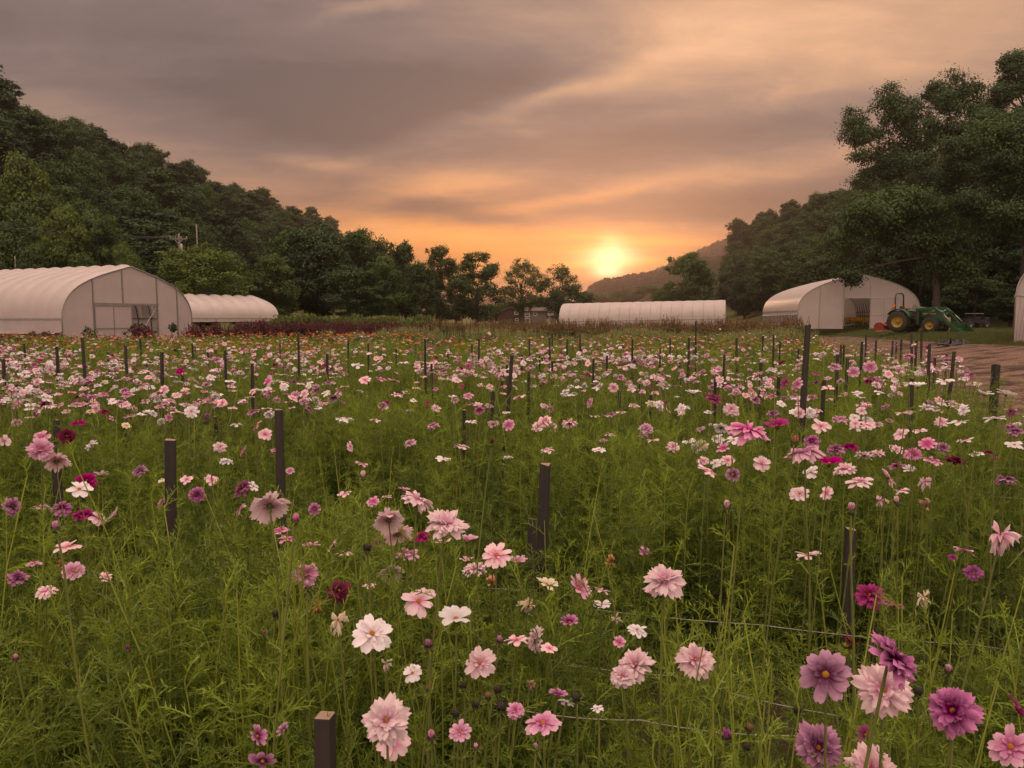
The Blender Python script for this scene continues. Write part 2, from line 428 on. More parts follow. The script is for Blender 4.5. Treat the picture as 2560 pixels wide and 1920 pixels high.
def crown_mesh(name, seed, Ht, base, Rx, nl, nleaf, leaf, mat, openness=0.0, lobe=(.26, .42), top=.0, lobes_at=None):
    """crown of lobes > clumps > leaves; returns mesh and lobe centres"""
    r = np.random.default_rng(seed)
    zc, hz_ = (base + Ht) / 2, (Ht - base) / 2
    L = []
    for k in range(nl):
        tt = (k + r.random()) / nl
        rad = Rx * min(1, (.30 + tt / .30)) * math.sqrt(max(.05, 1 - (max(0, tt - .42) / .60) ** 2)) * (1 - top * tt * .8)
        rl = Rx * r.uniform(*lobe); ph = r.uniform(0, 2 * PI); q = r.uniform(.45, 1.0) ** .5
        rr_ = max(0, rad - rl * .6) * q
        L.append((np.array([rr_ * math.cos(ph), rr_ * math.sin(ph), base + rl * .5 + tt * (Ht - base - rl * 1.1)]), rl * (1 if tt < .8 else .85)))
    for k in range(9 if openness < .6 else 0):          # sprays standing out of the outline
        tt = r.uniform(.35, .90); rad = Rx * math.sqrt(max(.03, 1 - (max(0, min(tt, .99) - .42) / .60) ** 2)) * (1 - top * tt * .8) * 1.02; ph = r.uniform(0, 2 * PI)
        L.append((np.array([rad * math.cos(ph), rad * math.sin(ph), base + tt * (Ht - base) * 1.03]), Rx * r.uniform(.10, .17)))
    if lobes_at is not None: L = [(np.array(c, float), rr) for c, rr in lobes_at]
    wts = np.array([l[1] ** 2 for l in L]); wts /= wts.sum()
    P = []; N = []; T = []
    for (c, rl), w in zip(L, wts):
        n = int(nleaf * w); k = 9 if openness < .5 else 7
        lt = r.uniform(-.16, .16)
        dirs = r.normal(size=(k, 3)); dirs /= np.linalg.norm(dirs, axis=1)[:, None]; dirs[:, 2] = dirs[:, 2] * .75 + .18
        cc = c + dirs * rl * r.uniform(.55, .95, (k, 1))
        ct = r.uniform(-.12, .14, k)
        for j in range(k):
            m = n // k
            off = r.normal(size=(m, 3)) * rl * (.32 - .04 * openness) * np.array([1, 1, .62])
            pp = cc[j] + off
            nn = (pp - c) / rl * .7 + off / rl + np.array([0, 0, .55]) + r.normal(size=(m, 3)) * .55
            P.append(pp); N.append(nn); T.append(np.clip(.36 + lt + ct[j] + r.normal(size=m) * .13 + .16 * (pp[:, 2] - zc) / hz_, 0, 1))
    P = np.concatenate(P); N = np.concatenate(N); T = np.concatenate(T); n = len(P)
    N /= np.linalg.norm(N, axis=1)[:, None]
    A = np.cross(N, r.normal(size=(n, 3))); A /= np.linalg.norm(A, axis=1)[:, None]; B_ = np.cross(N, A)
    s = (leaf * r.uniform(.55, 1.25, n))[:, None]
    droop = N * s * .18
    V = np.stack([P - A * s * .5, P + B_ * s * .33 - droop * .3, P + A * s * .5 - droop, P - B_ * s * .33 - droop * .3], 1).reshape(-1, 3)
    me = np_mesh(name, V, [np.arange(4 * n).reshape(-1, 4)], [mat], attrs={'tint': np.repeat(T, 4)})
    return me, L
def trunk_mesh(name, seed, Ht, base, r0, L, mat, nlimb=9, fork=.55):
    r = np.random.default_rng(seed + 99); mb = MB()
    h = base + (Ht - base) * fork
    pts = [(0, 0, -.6), (0, 0, .0), (.02 * Ht * r.normal() * .3, .02 * Ht * r.normal() * .3, h * .35), (.02 * Ht * r.normal(), .02 * Ht * r.normal(), h * .7), (.03 * Ht * r.normal(), .03 * Ht * r.normal(), h)]
    mb.tube(pts, [r0 * 1.5, r0 * 1.25, r0 * .95, r0 * .7, r0 * .35], 9)
    idx = r.permutation(len(L))[:nlimb]
    for i in idx:
        c = L[i][0]; f = r.uniform(.45, .92); s = Vector(pts[2]).lerp(Vector(pts[4]), (f - .35) / .65 if f > .35 else 0)
        e = Vector(c); mid = s.lerp(e, .5) + Vector((0, 0, .06 * Ht * r.uniform(-.2, 1)))
        rr = r0 * .42
        mb.tube([s, s.lerp(mid, .5) + Vector((0, 0, .01 * Ht)), mid, mid.lerp(e, .6), e], [rr, rr * .8, rr * .6, rr * .4, rr * .15], 6, cap=False)
    return mb.mesh(name, mat)
KINDS = {}
def kind(key, seed, Ht, base, Rx, nl, nleaf, leaf, mat, openness=0., r0=.22, bk=None, nlimb=9, **kw):
    cm, L = crown_mesh('crown_' + key, seed, Ht, base, Rx, nl, nleaf, leaf, mat, openness, **kw)
    KINDS[key] = (cm, trunk_mesh('trunk_' + key, seed, Ht, base, r0, L, bk or bark, nlimb), Ht, Rx)
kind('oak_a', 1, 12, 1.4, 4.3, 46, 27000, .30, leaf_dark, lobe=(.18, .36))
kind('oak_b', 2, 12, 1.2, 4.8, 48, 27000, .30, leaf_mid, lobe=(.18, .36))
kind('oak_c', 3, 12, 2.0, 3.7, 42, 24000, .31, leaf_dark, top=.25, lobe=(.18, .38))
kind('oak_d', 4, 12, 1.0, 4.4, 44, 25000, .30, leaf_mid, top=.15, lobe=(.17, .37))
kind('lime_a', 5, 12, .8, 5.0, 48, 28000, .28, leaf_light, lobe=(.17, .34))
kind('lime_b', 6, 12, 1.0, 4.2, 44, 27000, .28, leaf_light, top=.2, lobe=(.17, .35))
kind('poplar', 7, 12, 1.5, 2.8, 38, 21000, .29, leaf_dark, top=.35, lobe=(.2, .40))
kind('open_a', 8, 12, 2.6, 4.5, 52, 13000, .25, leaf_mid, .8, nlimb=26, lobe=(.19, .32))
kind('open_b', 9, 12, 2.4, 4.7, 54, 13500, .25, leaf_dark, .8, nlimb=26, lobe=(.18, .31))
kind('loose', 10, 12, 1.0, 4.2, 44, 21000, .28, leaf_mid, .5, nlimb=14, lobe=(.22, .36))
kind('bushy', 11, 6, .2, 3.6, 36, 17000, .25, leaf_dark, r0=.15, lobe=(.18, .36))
def tree(key, x, y, h, w, label, group=None, rz=None, name='broadleaf_tree', z=None, sub=0.):
    """h total height, w crown width (metres)"""
    cm, tm, H0, R0 = KINDS[key]
    o = thing(name, label, 'tree', (x, y, (Hs(x, y) if z is None else z) - sub), random.uniform(0, 6.28) if rz is None else rz, group)
    sc = (w / (2 * R0 * 1.0), w / (2 * R0 * 1.0), h / H0)
    link('crown', cm, o, sc=sc); link('trunk', tm, o, sc=sc)
    return o
def tree_px(key, px, ptop, Y, wpx, label, group=None, name='broadleaf_tree', **kw):
    p = at(px, ptop, Y); z0 = Hs(p.x, Y)
    return tree(key, p.x, Y, p.z - z0, wpx * Y / F, label, group, name=name, **kw)

# -- single trees one can point to
tree_px('lime_a', 500, 612, 84, 235, 'round bright green tree behind the white greenhouse ridge, below the utility pole')
tree_px('lime_b', 672, 634, 92, 150, 'bright green tree beyond the low end of the small white greenhouse')
tree_px('oak_b', 610, 690, 90, 130, 'low bright green tree filling the gap behind the small white greenhouse', sub=.4)
tree_px('oak_a', 790, 556, 104, 210, 'tall dark tree with a bare trunk beside the mown bank and small greenhouse')
tree_px('oak_d', 715, 585, 112, 150, 'dark tree in the row, half hidden by the tall one beside the mown bank')
tree_px('oak_b', 905, 575, 110, 175, 'broad dark tree in the valley row, third past the mown bank')
tree_px('oak_d', 960, 640, 100, 120, 'lower dark tree standing in front of the dense valley row')
tree_px('oak_a', 870, 665, 98, 150, 'low dark spreading tree at the foot of the valley row beside the green crop')
tree_px('oak_c', 1012, 606, 118, 110, 'dark tree with a pale feathery top in the valley row')
tree_px('oak_d', 1052, 655, 105, 95, 'narrow green tree in front of the valley row, beside the open lawn')
tree_px('loose', 1098, 612, 122, 100, 'tree with sky showing through its side, next to the big round lawn tree')
tree_px('loose', 1192, 628, 116, 140, 'big round dark tree alone on the lawn, nearest the brown house', rz=1.0)
tree_px('open_a', 1308, 648, 135, 118, 'thin open tree with bare trunk in front of the brown house')
tree_px('open_b', 1398, 660, 140, 116, 'thin open tree against the orange sky, behind the round dark bush tree')
tree_px('bushy', 1424, 712, 132, 122, 'low round dark tree between the grey house and the long greenhouse')
tree_px('oak_b', 1722, 634, 125, 138, 'big rounded tree behind the long greenhouse, below the far hill')
tree_px('oak_d', 1660, 720, 132, 90, 'low shoulder of a tree left of the big rounded one behind the long greenhouse', sub=.3)
for k, (px, top, Y, w) in enumerate([(1270, 755, 190, 80), (1345, 745, 210, 90), (1230, 760, 200, 60), (1500, 738, 420, 80), (1560, 722, 450, 90), (1625, 712, 420, 100), (1660, 735, 360, 80), (1590, 740, 400, 90), (1140, 735, 180, 90)]):
    tree_px('oak_d' if k % 2 else 'oak_b', px, top, Y, w, 'hazy tree far down the valley floor behind the houses and long greenhouse', 'hazy trees on the valley floor')

# -- right-hand trees around the arched greenhouse
def big_lobes(seed, spec):
    r = np.random.default_rng(seed); out = []
    for cx, cy, cz, rx, rz_, n in spec:
        for k in range(n):
            p = r.normal(size=3); p /= np.linalg.norm(p); q = r.uniform(.3, 1) ** .5
            out.append(((cx + p[0] * rx * q, cy + p[1] * rx * q * .8, cz + p[2] * rz_ * q), r.uniform(.8, 1.9)))
    return out
def big_tree(px, Y, spec_px, seed, nleaf, leaf, mat, label, openness, trunk_r=.45, bk=None, nlimb=16):
    p = at(px, 800, Y); x0 = p.x; z0 = Hs(x0, Y)
    spec = []
    for (qx, qy, rx, rz_, n) in spec_px:
        q = at(qx, qy, Y); spec.append((q.x - x0, 0, q.z - z0, rx * Y / F, rz_ * Y / F, n))
    L = big_lobes(seed, spec); top = max(l[0][2] for l in L) + 1
    cm, L2 = crown_mesh('crown', seed, top, 3, 6, 1, nleaf, leaf, mat, openness, lobes_at=L)
    tm = trunk_mesh('trunk', seed, top, 4, trunk_r, L2, bk or bark, nlimb, .62)
    o = thing('broadleaf_tree', label, 'tree', (x0, Y, z0)); link('crown', cm, o); link('trunk', tm, o); return o
big_tree(2262, 92, [(2160, 330, 40, 60, 7), (2240, 290, 45, 70, 8), (2190, 420, 70, 40, 6), (2300, 330, 40, 70, 8), (2390, 240, 50, 40, 8), (2330, 260, 30, 40, 4), (2260, 400, 60, 50, 7), (2230, 460, 90, 46, 10), (2310, 440, 60, 60, 8)], 31, 60000, .26, leaf_dark,
         'tall thin topped tree with sky showing through, above the arched greenhouse', .45, bk=bark_pale, nlimb=16)
big_tree(2400, 80, [(2400, 330, 70, 90, 14), (2360, 480, 90, 90, 16), (2450, 520, 90, 120, 18), (2400, 640, 100, 90, 16)], 32, 66000, .26, leaf_dark,
         'massive dark tree standing behind the green tractor', .15, .5)
big_tree(2338, 69, [(2230, 530, 70, 55, 9), (2310, 570, 70, 70, 10), (2180, 550, 70, 28, 8), (2250, 580, 60, 14, 6), (2122, 694, 12, 14, 2), (2112, 620, 14, 18, 2), (2350, 610, 50, 40, 7), (2390, 680, 50, 46, 8)], 33, 52000, .24, leaf_mid,
         'leaning green tree whose boughs hang over the arched greenhouse', .25, .32, nlimb=20)
big_tree(2560, 66, [(2520, 400, 60, 70, 12), (2500, 520, 70, 60, 10), (2570, 480, 70, 120, 12), (2600, 350, 60, 80, 8)], 34, 56000, .24, leaf_mid,
         'bright green leafy tree at the edge of the wood, above the farthest cart', .2, .4)
big_tree(2610, 96, [(2540, 190, 30, 60, 8), (2590, 230, 60, 80, 14), (2500, 270, 60, 40, 9), (2620, 330, 90, 70, 10), (2450, 330, 40, 50, 6)], 35, 60000, .28, leaf_dark,
         'tallest dark tree on the wooded slope, cut by the picture edge', .2, .45)
for k, (px, top, Y, w) in enumerate([(2345, 400, 104, 230), (2250, 470, 100, 200), (2170, 500, 108, 170), (2450, 400, 104, 220), (2310, 560, 88, 200), (2420, 560, 84, 210), (2110, 560, 118, 160), (2520, 520, 80, 200)]):
    tree_px(['oak_a', 'oak_d', 'oak_b', 'oak_c'][k % 4], px, top, Y, w, 'deep green tree in the layered wall of trees behind the arched greenhouse', 'layered wall of trees')
# dark wood under and behind them
for k, (px, top, Y, w) in enumerate([(2480, 600, 86, 190), (2560, 620, 76, 200), (2350, 700, 90, 170), (2440, 690, 74, 150), (2530, 720, 68, 140), (2060, 640, 118, 150), (2130, 600, 112, 170), (2620, 700, 62, 160), (2200, 730, 104, 120), (2270, 740, 100, 110)]):
    tree_px(['oak_a', 'oak_c', 'oak_a'][k % 3], px, top, Y, w, 'dark shaded tree low in the wood behind the arched greenhouse and tractor', 'dark trees low in the wood')

# -- the two wooded hillsides
def hillside(side, zones, n_try, spacing, hr, keys, ymin, ymax, xmin, xmax, minpx, maxpx, seed):
    r = np.random.default_rng(seed); pts = []
    for k in range(n_try):
        y = ymin + (ymax - ymin) * r.random() ** 1.3; x = side * r.uniform(xmin, xmax)
        sp_ = spacing * (1 + (y - ymin) / 260)
        if any((x - a) ** 2 + (y - b) ** 2 < sp_ ** 2 for a, b in pts): continue
        px, py = to_px((x, y, Hs(x, y) + 8))
        if not (minpx < px < maxpx): continue
        pts.append((x, y)); h = r.uniform(*hr) * (1 + (y - ymin) / 900)
        key = keys[r.integers(len(keys))]
        if key == 'poplar': h *= 1.15
        zl, zg = zones(px, py, y)
        tree(key, x, y, h, h * r.uniform(.62, .85), zl, zg, sub=.5, rz=r.uniform(0, 6.28), name='hillside_tree')
    return len(pts)
def zl(px, py, y):
    if y < 120: return 'green tree on the near foot of the wooded hill behind the big greenhouse', 'near trees of the greenhouse hillside'
    if y < 200: return 'dark tree in the close wood on the hillside above the utility pole', 'middle trees of the greenhouse hillside'
    return 'small dark tree far along the wooded ridge that runs down to the sunset', 'far trees of the greenhouse hillside'
nL = hillside(-1, zl, 5000, 6.0, (10.5, 15), ['oak_a', 'oak_b', 'oak_c', 'oak_d', 'oak_a', 'poplar', 'loose'], 92, 430, 54, 122, -120, 1130, 5)
def zr(px, py, y):
    if y < 150: return 'dark tree in the wood on the steep hill behind the arched greenhouse', 'near trees of the arched greenhouse hillside'
    return 'hazy dark tree on the sloping ridge behind the far end of the arched greenhouse', 'far trees of the arched greenhouse hillside'
nR = hillside(1, zr, 4000, 6.4, (10, 14), ['oak_a', 'oak_b', 'oak_c', 'oak_d', 'loose', 'oak_a'], 112, 400, 50, 122, 1838, 2700, 6)
# front trees at the foot of the hill, lighter
for k, (px, top, Y, w, key) in enumerate([(60, 375, 92, 190, 'lime_b'), (150, 505, 80, 150, 'lime_b'), (240, 520, 84, 170, 'oak_b'), (300, 600, 80, 110, 'lime_a'), (40, 520, 84, 170, 'oak_b'), (-60, 470, 88, 200, 'oak_d'), (90, 610, 78, 120, 'oak_d'), (210, 640, 78, 120, 'oak_b'), (-20, 640, 76, 130, 'oak_d')]):
    tree_px(key, px, top, Y, w, ['tall bright green tree highest behind the ridge of the big greenhouse', 'upright yellow green tree just behind the big greenhouse roof, pale at its top', 'full green tree behind the big greenhouse, nearest the bare bank', 'low green tree at the end of the wood beside the bare bank', 'green tree overlapping the tall bright one at the picture edge', 'green tree mostly cut off by the picture edge behind the greenhouse', 'low dark green tree right behind the greenhouse roof near the picture edge', 'low leafy tree right behind the greenhouse peak', 'lowest dark tree behind the greenhouse roof at the very picture edge'][k], sub=.3)
print('trees', nL, nR)
# ------------------------------------------------------------------ materials for buildings and machines
def film_mat():
    m, g = new_mat('greenhouse_film')
    p = g.coord('Object'); n = g.noise(p, .8, 5, .6); n2 = g.noise(g.mapping(p, sc=(1, 1, .25)), 5, 4, .6)
    c = g.mix(g.mr(n, .3, .75), (.64, .56, .545), (.55, .48, .46)); c = g.mix(g.mr(n2, .55, .8, 0, .35), c, (.44, .38, .36))
    d = g.n('ShaderNodeBsdfDiffuse'); g.set(d.inputs[0], c)
    t = g.n('ShaderNodeBsdfTranslucent'); g.set(t.inputs[0], c)
    mx = g.n('ShaderNodeMixShader'); mx.inputs[0].default_value = .42
    g.t.links.new(d.outputs[0], mx.inputs[1]); g.t.links.new(t.outputs[0], mx.inputs[2])
    gl = g.n('ShaderNodeBsdfGlossy'); gl.inputs['Roughness'].default_value = .32; gl.inputs['Color'].default_value = (.8, .8, .8, 1)
    fr = g.n('ShaderNodeFresnel'); fr.inputs[0].default_value = 1.35
    m2 = g.n('ShaderNodeMixShader'); g.set(m2.inputs[0], g.m('MULTIPLY', fr.outputs[0], .55))
    g.t.links.new(mx.outputs[0], m2.inputs[1]); g.t.links.new(gl.outputs[0], m2.inputs[2])
    bp = g.n('ShaderNodeBump'); g.set(bp.inputs['Height'], n2); bp.inputs['Strength'].default_value = .12; bp.inputs['Distance'].default_value = .02
    for nd in (d, t, gl): g.t.links.new(bp.outputs[0], nd.inputs['Normal'])
    g.t.links.new(m2.outputs[0], g.out.inputs['Surface']); return m
film = film_mat()
steel = simple('galvanised_steel', (.42, .40, .38), (.26, .25, .24), 12, .45, .7)
pipe_dark = simple('weathered_pipe', (.16, .145, .13), (.09, .08, .07), 10, .55, .4)
lumber = simple('baseboard_lumber', (.36, .29, .22), (.22, .17, .13), 5, .85, sc=(.3, .3, 6))

def greenhouse(label, origin, ang, w, L, rh, hip, n_rib, curtain, gothic=True, door=None, posts=(.2, .4, .6, .8), rail=.62, z=0., tilt=0., bulge=.06, straps=False):
    """local x along the near gable, y along the house, z up; near corner at the origin"""
    o = thing('greenhouse', label, 'greenhouse', (*origin, z), ang); o.rotation_euler[0] = 0
    if tilt: o.rotation_euler = Euler((tilt, 0, ang), 'XYZ')
    hw = w / 2; D = rh - hip
    P0, P1 = (hw, hip), (hw, hip + (.62 if gothic else .62) * D)
    P2 = (hw * (.50 if gothic else .48), rh - (.22 if gothic else .0) * D); P3 = (0, rh)
    def half(t):
        a, b, c, d_ = (1 - t) ** 3, 3 * t * (1 - t) ** 2, 3 * t * t * (1 - t), t ** 3
        return a * P0[0] + b * P1[0] + c * P2[0] + d_ * P3[0], a * P0[1] + b * P1[1] + c * P2[1] + d_ * P3[1]
    def arch(s):                               # s 0..1 over the whole arch, -> x,z
        if s <= .5:
            q = half(s * 2); return hw - q[0], q[1]
        q = half((1 - s) * 2); return hw + q[0], q[1]
    prof = [arch(i / 28) for i in range(29)]
    def topz(x):
        return float(np.interp(x, [p[0] for p in prof], [p[1] for p in prof])) if 0 <= x <= w else 0
    def normal(i):
        a, b = prof[max(i - 1, 0)], prof[min(i + 1, 28)]; n = Vector((-(b[1] - a[1]), (b[0] - a[0]))); return n.normalized()
    # roof film, ballooned between the ribs
    sub = 6; ny_ = (n_rib - 1) * sub; mb = MB()
    def roof(u, v):
        i = min(28, int(round(u * 28))); yy = v * L; k = (v * (n_rib - 1)) % 1.0
        bg_ = bulge * abs(math.sin(PI * k)) ** .7 * (.25 + .75 * math.sin(PI * u)); n = normal(i)
        return prof[i][0] + n.x * bg_ * -0 + n.x * bg_, yy, prof[i][1] + n.y * bg_ + .03
    mb.grid(roof, 28, ny_); mb.obj('roof_film', film, o)
    # ribs inside
    for k in range(n_rib):
        yy = min(max(k * L / (n_rib - 1), .06), L - .06); r_ = .034
        pts = [(.03, yy, 0)] + [(hw + (p[0] - hw) * (1 - .05 / hw), yy, p[1] - .05) for p in prof[::2]] + [(w - .03, yy, 0)]
        MB().tube(pts, r_, 6).obj('rib', steel if k in (0, n_rib - 1) else pipe_dark, o)
    if straps:  # tubes added outside the film to draw the ribs' dark shadow lines
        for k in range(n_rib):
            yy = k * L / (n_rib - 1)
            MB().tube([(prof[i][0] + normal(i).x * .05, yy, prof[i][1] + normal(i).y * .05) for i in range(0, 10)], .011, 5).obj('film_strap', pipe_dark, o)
    for sx in (0, w):                          # hip rails, baseboards, roll-up curtains
        s_ = -1 if sx == 0 else 1
        MB().box(sx - .02 if s_ < 0 else sx - .03, sx + .03 if s_ < 0 else sx + .02, -.02, L + .02, hip - .07, hip + .03).move((s_ * .035, 0, 0)).obj('hip_rail', steel, o)
        MB().box(sx - .02, sx + .02, .02, L - .02, 0, .22).obj('baseboard', lumber, o)
        if curtain > 0:
            cb = MB().grid(lambda u, v: (sx + s_ * (.012 + .018 * math.sin(u * (n_rib - 1) * PI) ** 2), u * L, hip - .075 - v * curtain), (n_rib - 1) * 4, 3)
            cu = cb.obj('side_curtain', film, o)
            MB().tube([(sx + s_ * .03, .02, hip - .075 - curtain), (sx + s_ * .03, L - .02, hip - .075 - curtain)], .032, 6).obj('curtain_roller', steel, cu)
    MB().tube([(hw, .02, rh - .1), (hw, L - .02, rh - .1)], .022, 6).obj('ridge_purlin', pipe_dark, o)
    for fx in (.25, .75): MB().tube([(w * fx, .05, topz(w * fx) - .1), (w * fx, L - .05, topz(w * fx) - .1)], .018, 6).obj('side_purlin', pipe_dark, o)
    # gables
    dx0, dx1, dh, ox0, ox1 = door if door else (0, 0, 0, 0, 0)
    def gable(yy, holed):
        mb = MB(); xs_ = sorted(set([p[0] for p in prof] + ([ox0, ox1] if holed else []))); 
        for a, b in zip(xs_[:-1], xs_[1:]):
            lo = dh if holed and a >= ox0 - 1e-6 and b <= ox1 + 1e-6 else 0.0
            if b - a < 1e-5: continue
            za, zb = max(topz(a), hip if a < 1e-6 else 0), max(topz(b), 0)
            mb.quad((a, yy, lo), (b, yy, lo), (b, yy, max(zb - .01, lo)), (a, yy, max(za - .01, lo)))
        return mb
    gable(.0, bool(door)).obj('gable_film', film, o); gable(L, False).obj('rear_gable_film', film, o)
    MB().tube([(0, -.03, 0)] + [(p[0], -.03, p[1] + .015) for p in prof] + [(w, -.03, 0)], .036, 6).obj('gable_arch', steel, o)
    for fx in posts:
        x = w * fx; MB().box(x - .035, x + .035, -.075, -.012, 0, topz(x) - .03).obj('gable_post', steel, o)
    if door:
        MB().box(dx0 - .06, dx1 + .06, -.115, -.078, dh, dh + .11).obj('door_rail', steel, o)
        cx0, cx1 = (dx0, ox0) if ox0 - dx0 > .4 else (ox1, dx1)          # the closed leaf
        dr = MB().quad((cx0 + .03, -.095, .05), (cx1 - .03, -.095, .05), (cx1 - .03, -.095, dh - .02), (cx0 + .03, -.095, dh - .02)).obj('door', film, o)
        fr = MB(); 
        for x in (cx0 + .03, (cx0 + cx1) / 2, cx1 - .03): fr.box(x - .025, x + .025, -.125, -.099, .05, dh - .03)
        for zz in (.05, dh * .42, dh - .08): fr.box(cx0 + .06, (cx0 + cx1) / 2 - .03, -.122, -.100, zz, zz + .05); fr.box((cx0 + cx1) / 2 + .03, cx1 - .06, -.122, -.100, zz, zz + .05)
        fr.obj('door_frame', steel, dr)
    return o, topz
U = lambda x, y: math.atan2(y, x)
GH1, _ = greenhouse('big white arched greenhouse with open sliding gable door, nearest on its side of the field', (-24.95, 41.4), U(.4, .917), 9.1, 27, 4.75, 1.62, 23, .78,
                 door=(1.95, 6.35, 2.42, 4.45, 6.33), posts=(.215, .43, .70, .87), bulge=.12)
MB().tube([(4.55, -.09, .1), (6.25, -.09, 2.3)], .025, 6).obj('brace', steel, GH1); MB().tube([(4.48, -.06, 1.05), (6.3, -.06, 1.05)], .025, 6).obj('door_bar', steel, GH1)
GH2, _ = greenhouse('small white hoop greenhouse with open lower side, behind the big one', (-25.0, 80), U(-.75, .66), 9.0, 19, 3.95, 1.62, 15, .28, gothic=True, posts=(.25, .5, .75), bulge=.17)
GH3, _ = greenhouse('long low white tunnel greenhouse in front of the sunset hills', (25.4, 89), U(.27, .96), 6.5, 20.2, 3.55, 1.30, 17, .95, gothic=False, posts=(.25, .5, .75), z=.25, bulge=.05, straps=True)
GH3.rotation_euler = (Matrix.Rotation(U(.27, .96), 4, 'Z') @ Matrix.Rotation(-.017, 4, 'X')).to_euler()
GH4, _ = greenhouse('white arched greenhouse behind the green tractor, orange flowers inside its door', (27.5, 72), U(.985, -.17), 10.9, 21, 5.2, 1.75, 24, .35,
                 door=(4.1, 8.9, 2.9, 4.12, 6.5), posts=(.18, .378, .597, .815), z=.62, bulge=.03)
GH5, _ = greenhouse('pale greenhouse corner with a pleated curtain, at the picture edge past the path', (19.9, 29.6), U(.80, -.60), 8.5, 18, 4.6, 2.0, 15, .0,
                 door=(.75, 3.4, 2.0, .75, 2.2), posts=(.09, .4, .62, .8), z=.52)
# tied-back corner curtain of the pale greenhouse
fld_ = MB(); fld_.grid(lambda u, v: (.02 + u * (.62 - .25 * v) + .0, -.10 - .05 * math.sin(u * 26) * (.3 + .7 * v), 1.95 - 1.9 * v), 40, 8); fld_.obj('corner_curtain', film, GH5)
MB().tube([(-.05, -.12, 2.0), (.95, -.12, 2.0)], .03, 6).obj('corner_rail', steel, GH5)

# flowers growing inside the arched greenhouse
marig_leaf = leafy('marigold_leaves', (.02, .04, .01), (.06, .10, .02), .25)
gold = leafy('marigold_petals', (.55, .22, .01), (.85, .40, .02), .25)
def clump_field(name, label, cat, seed, pts, leaf, mats, split=.5, kind_=None, loc=None, hv=(.5, 1.)):
    """a bed of leaves and heads as one mesh in world space"""
    r = np.random.default_rng(seed); V = []; T = []; M = []
    for (x, y, z0, h, rad, n, mi) in pts:
        p = r.normal(size=(n, 3)) * np.array([rad, rad, h * .26]) + np.array([x, y, z0 + h * .6])
        for q in p:
            a = r.normal(size=3); a /= np.linalg.norm(a); b = np.cross(a, r.normal(size=3)); b /= np.linalg.norm(b) + 1e-9
            L_ = leaf * r.uniform(.5, 1.3); V += [q - a * L_, q + b * L_ * .5, q + a * L_, q - b * L_ * .5]; T += [np.clip(r.normal(.45, .2), 0, 1)] * 4; M.append(mi(r, q) if callable(mi) else mi)
    me = np_mesh(name, V, [np.arange(len(V)).reshape(-1, 4)], mats, midx=M, attrs={'tint': T})
    return tag(link(name, me), label, cat, kind=kind_)
gm = GH4.matrix_basis
gpts = []
rr = np.random.default_rng(3)
for k in range(120):
    lx, ly = rr.uniform(2.2, 8.6), rr.uniform(.9, 12); w_ = gm @ Vector((lx, ly, 0))
    gpts.append((w_.x, w_.y, .62, .95, .22, 26, 1 if False else 0)); gpts.append((w_.x, w_.y, .62 + .55, .5, .2, 22, 1))
clump_field('marigold_bed', 'orange flowers in a bed seen through the arched greenhouse door', 'flower bed', 4, gpts, .07, [marig_leaf, gold], kind_='stuff')

# ------------------------------------------------------------------ tractor
green = simple('green_paint', (.008, .062, .016), (.006, .038, .012), 6, .35, spec=.5)
yellow = simple('yellow_paint', (.34, .22, .02), (.22, .14, .02), 6, .4)
rubber = simple('tyre_rubber', (.022, .021, .02), (.05, .042, .035), 5, .9, bstr=.2)
blackp = simple('black_plastic', (.018, .018, .018), (.03, .03, .03), 9, .5)
redp = simple('red_paint', (.26, .026, .024), (.15, .018, .018), 6, .45)
glass_red = simple('red_lens', (.55, .04, .02), (.4, .02, .01), 5, .2)
amber = simple('amber_lens', (.75, .22, .02), (.6, .15, .02), 5, .2)
chrome = simple('worn_steel', (.45, .44, .42), (.3, .28, .26), 9, .35, .9)
tz = Hs(27.4, 48.6)
TR = thing('tractor', 'green tractor with yellow wheels and front loader parked on the grass', 'tractor', (26.65, 49.6, tz), R(-54)); TR.scale = (1.05,) * 3
# local x forward
def wheel(x, y, rad, wid, side):
    ty = MB()
    ty.lathe([(rad * .56, -wid / 2), (rad * .80, -wid / 2), (rad * .95, -wid * .42), (rad * .97, 0), (rad * .95, wid * .42), (rad * .80, wid / 2), (rad * .56, wid / 2)], 28, 'y')
    for k in range(22):
        a = 2 * PI * k / 22
        for s in (-1, 1):
            a2 = a + (.14 if s > 0 else 0); 
            p = [(rad * .955 * math.cos(a2), s * wid * .03, rad * .955 * math.sin(a2)), (rad * .955 * math.cos(a2 + .20), s * wid * .49, rad * .955 * math.sin(a2 + .20))]
            q = [(v[0] * 1.05, v[1], v[2] * 1.05) for v in p]
            ty.bar((p[0][0] * 1.02, p[0][1], p[0][2] * 1.02), (p[1][0] * 1.0, p[1][1], p[1][2] * 1.0), .045, .07)
    w = ty.obj('wheel', rubber, TR, loc=(x, y, rad))
    o = side * wid / 2
    rim = MB().lathe([(rad * .58, -wid * .40), (rad * .58, wid * .40), (rad * .53, wid * .42), (rad * .50, wid * .22), (rad * .26, wid * .12), (rad * .22, wid * .16), (rad * .001, wid * .17)], 28, 'y')
    rim.lathe([(rad * .50, -wid * .3), (rad * .001, -wid * .3)], 28, 'y')
    if side < 0: rim.v = [(a, -b, c) for a, b, c in rim.v]
    rm = rim.obj('rim', yellow, w)
    hb = MB().lathe([(rad * .14, 0), (rad * .14, .07), (rad * .08, .09), (.001, .09)], 12, 'y', c=(0, wid * .16, 0))
    for k in range(8):
        a = 2 * PI * k / 8; hb.lathe([(.022, 0), (.022, .03), (.001, .03)], 6, 'y', c=(rad * .2 * math.cos(a), wid * .15, rad * .2 * math.sin(a)))
    if side < 0: hb.v = [(a, -b, c) for a, b, c in hb.v]
    hb.obj('hub', yellow, w)
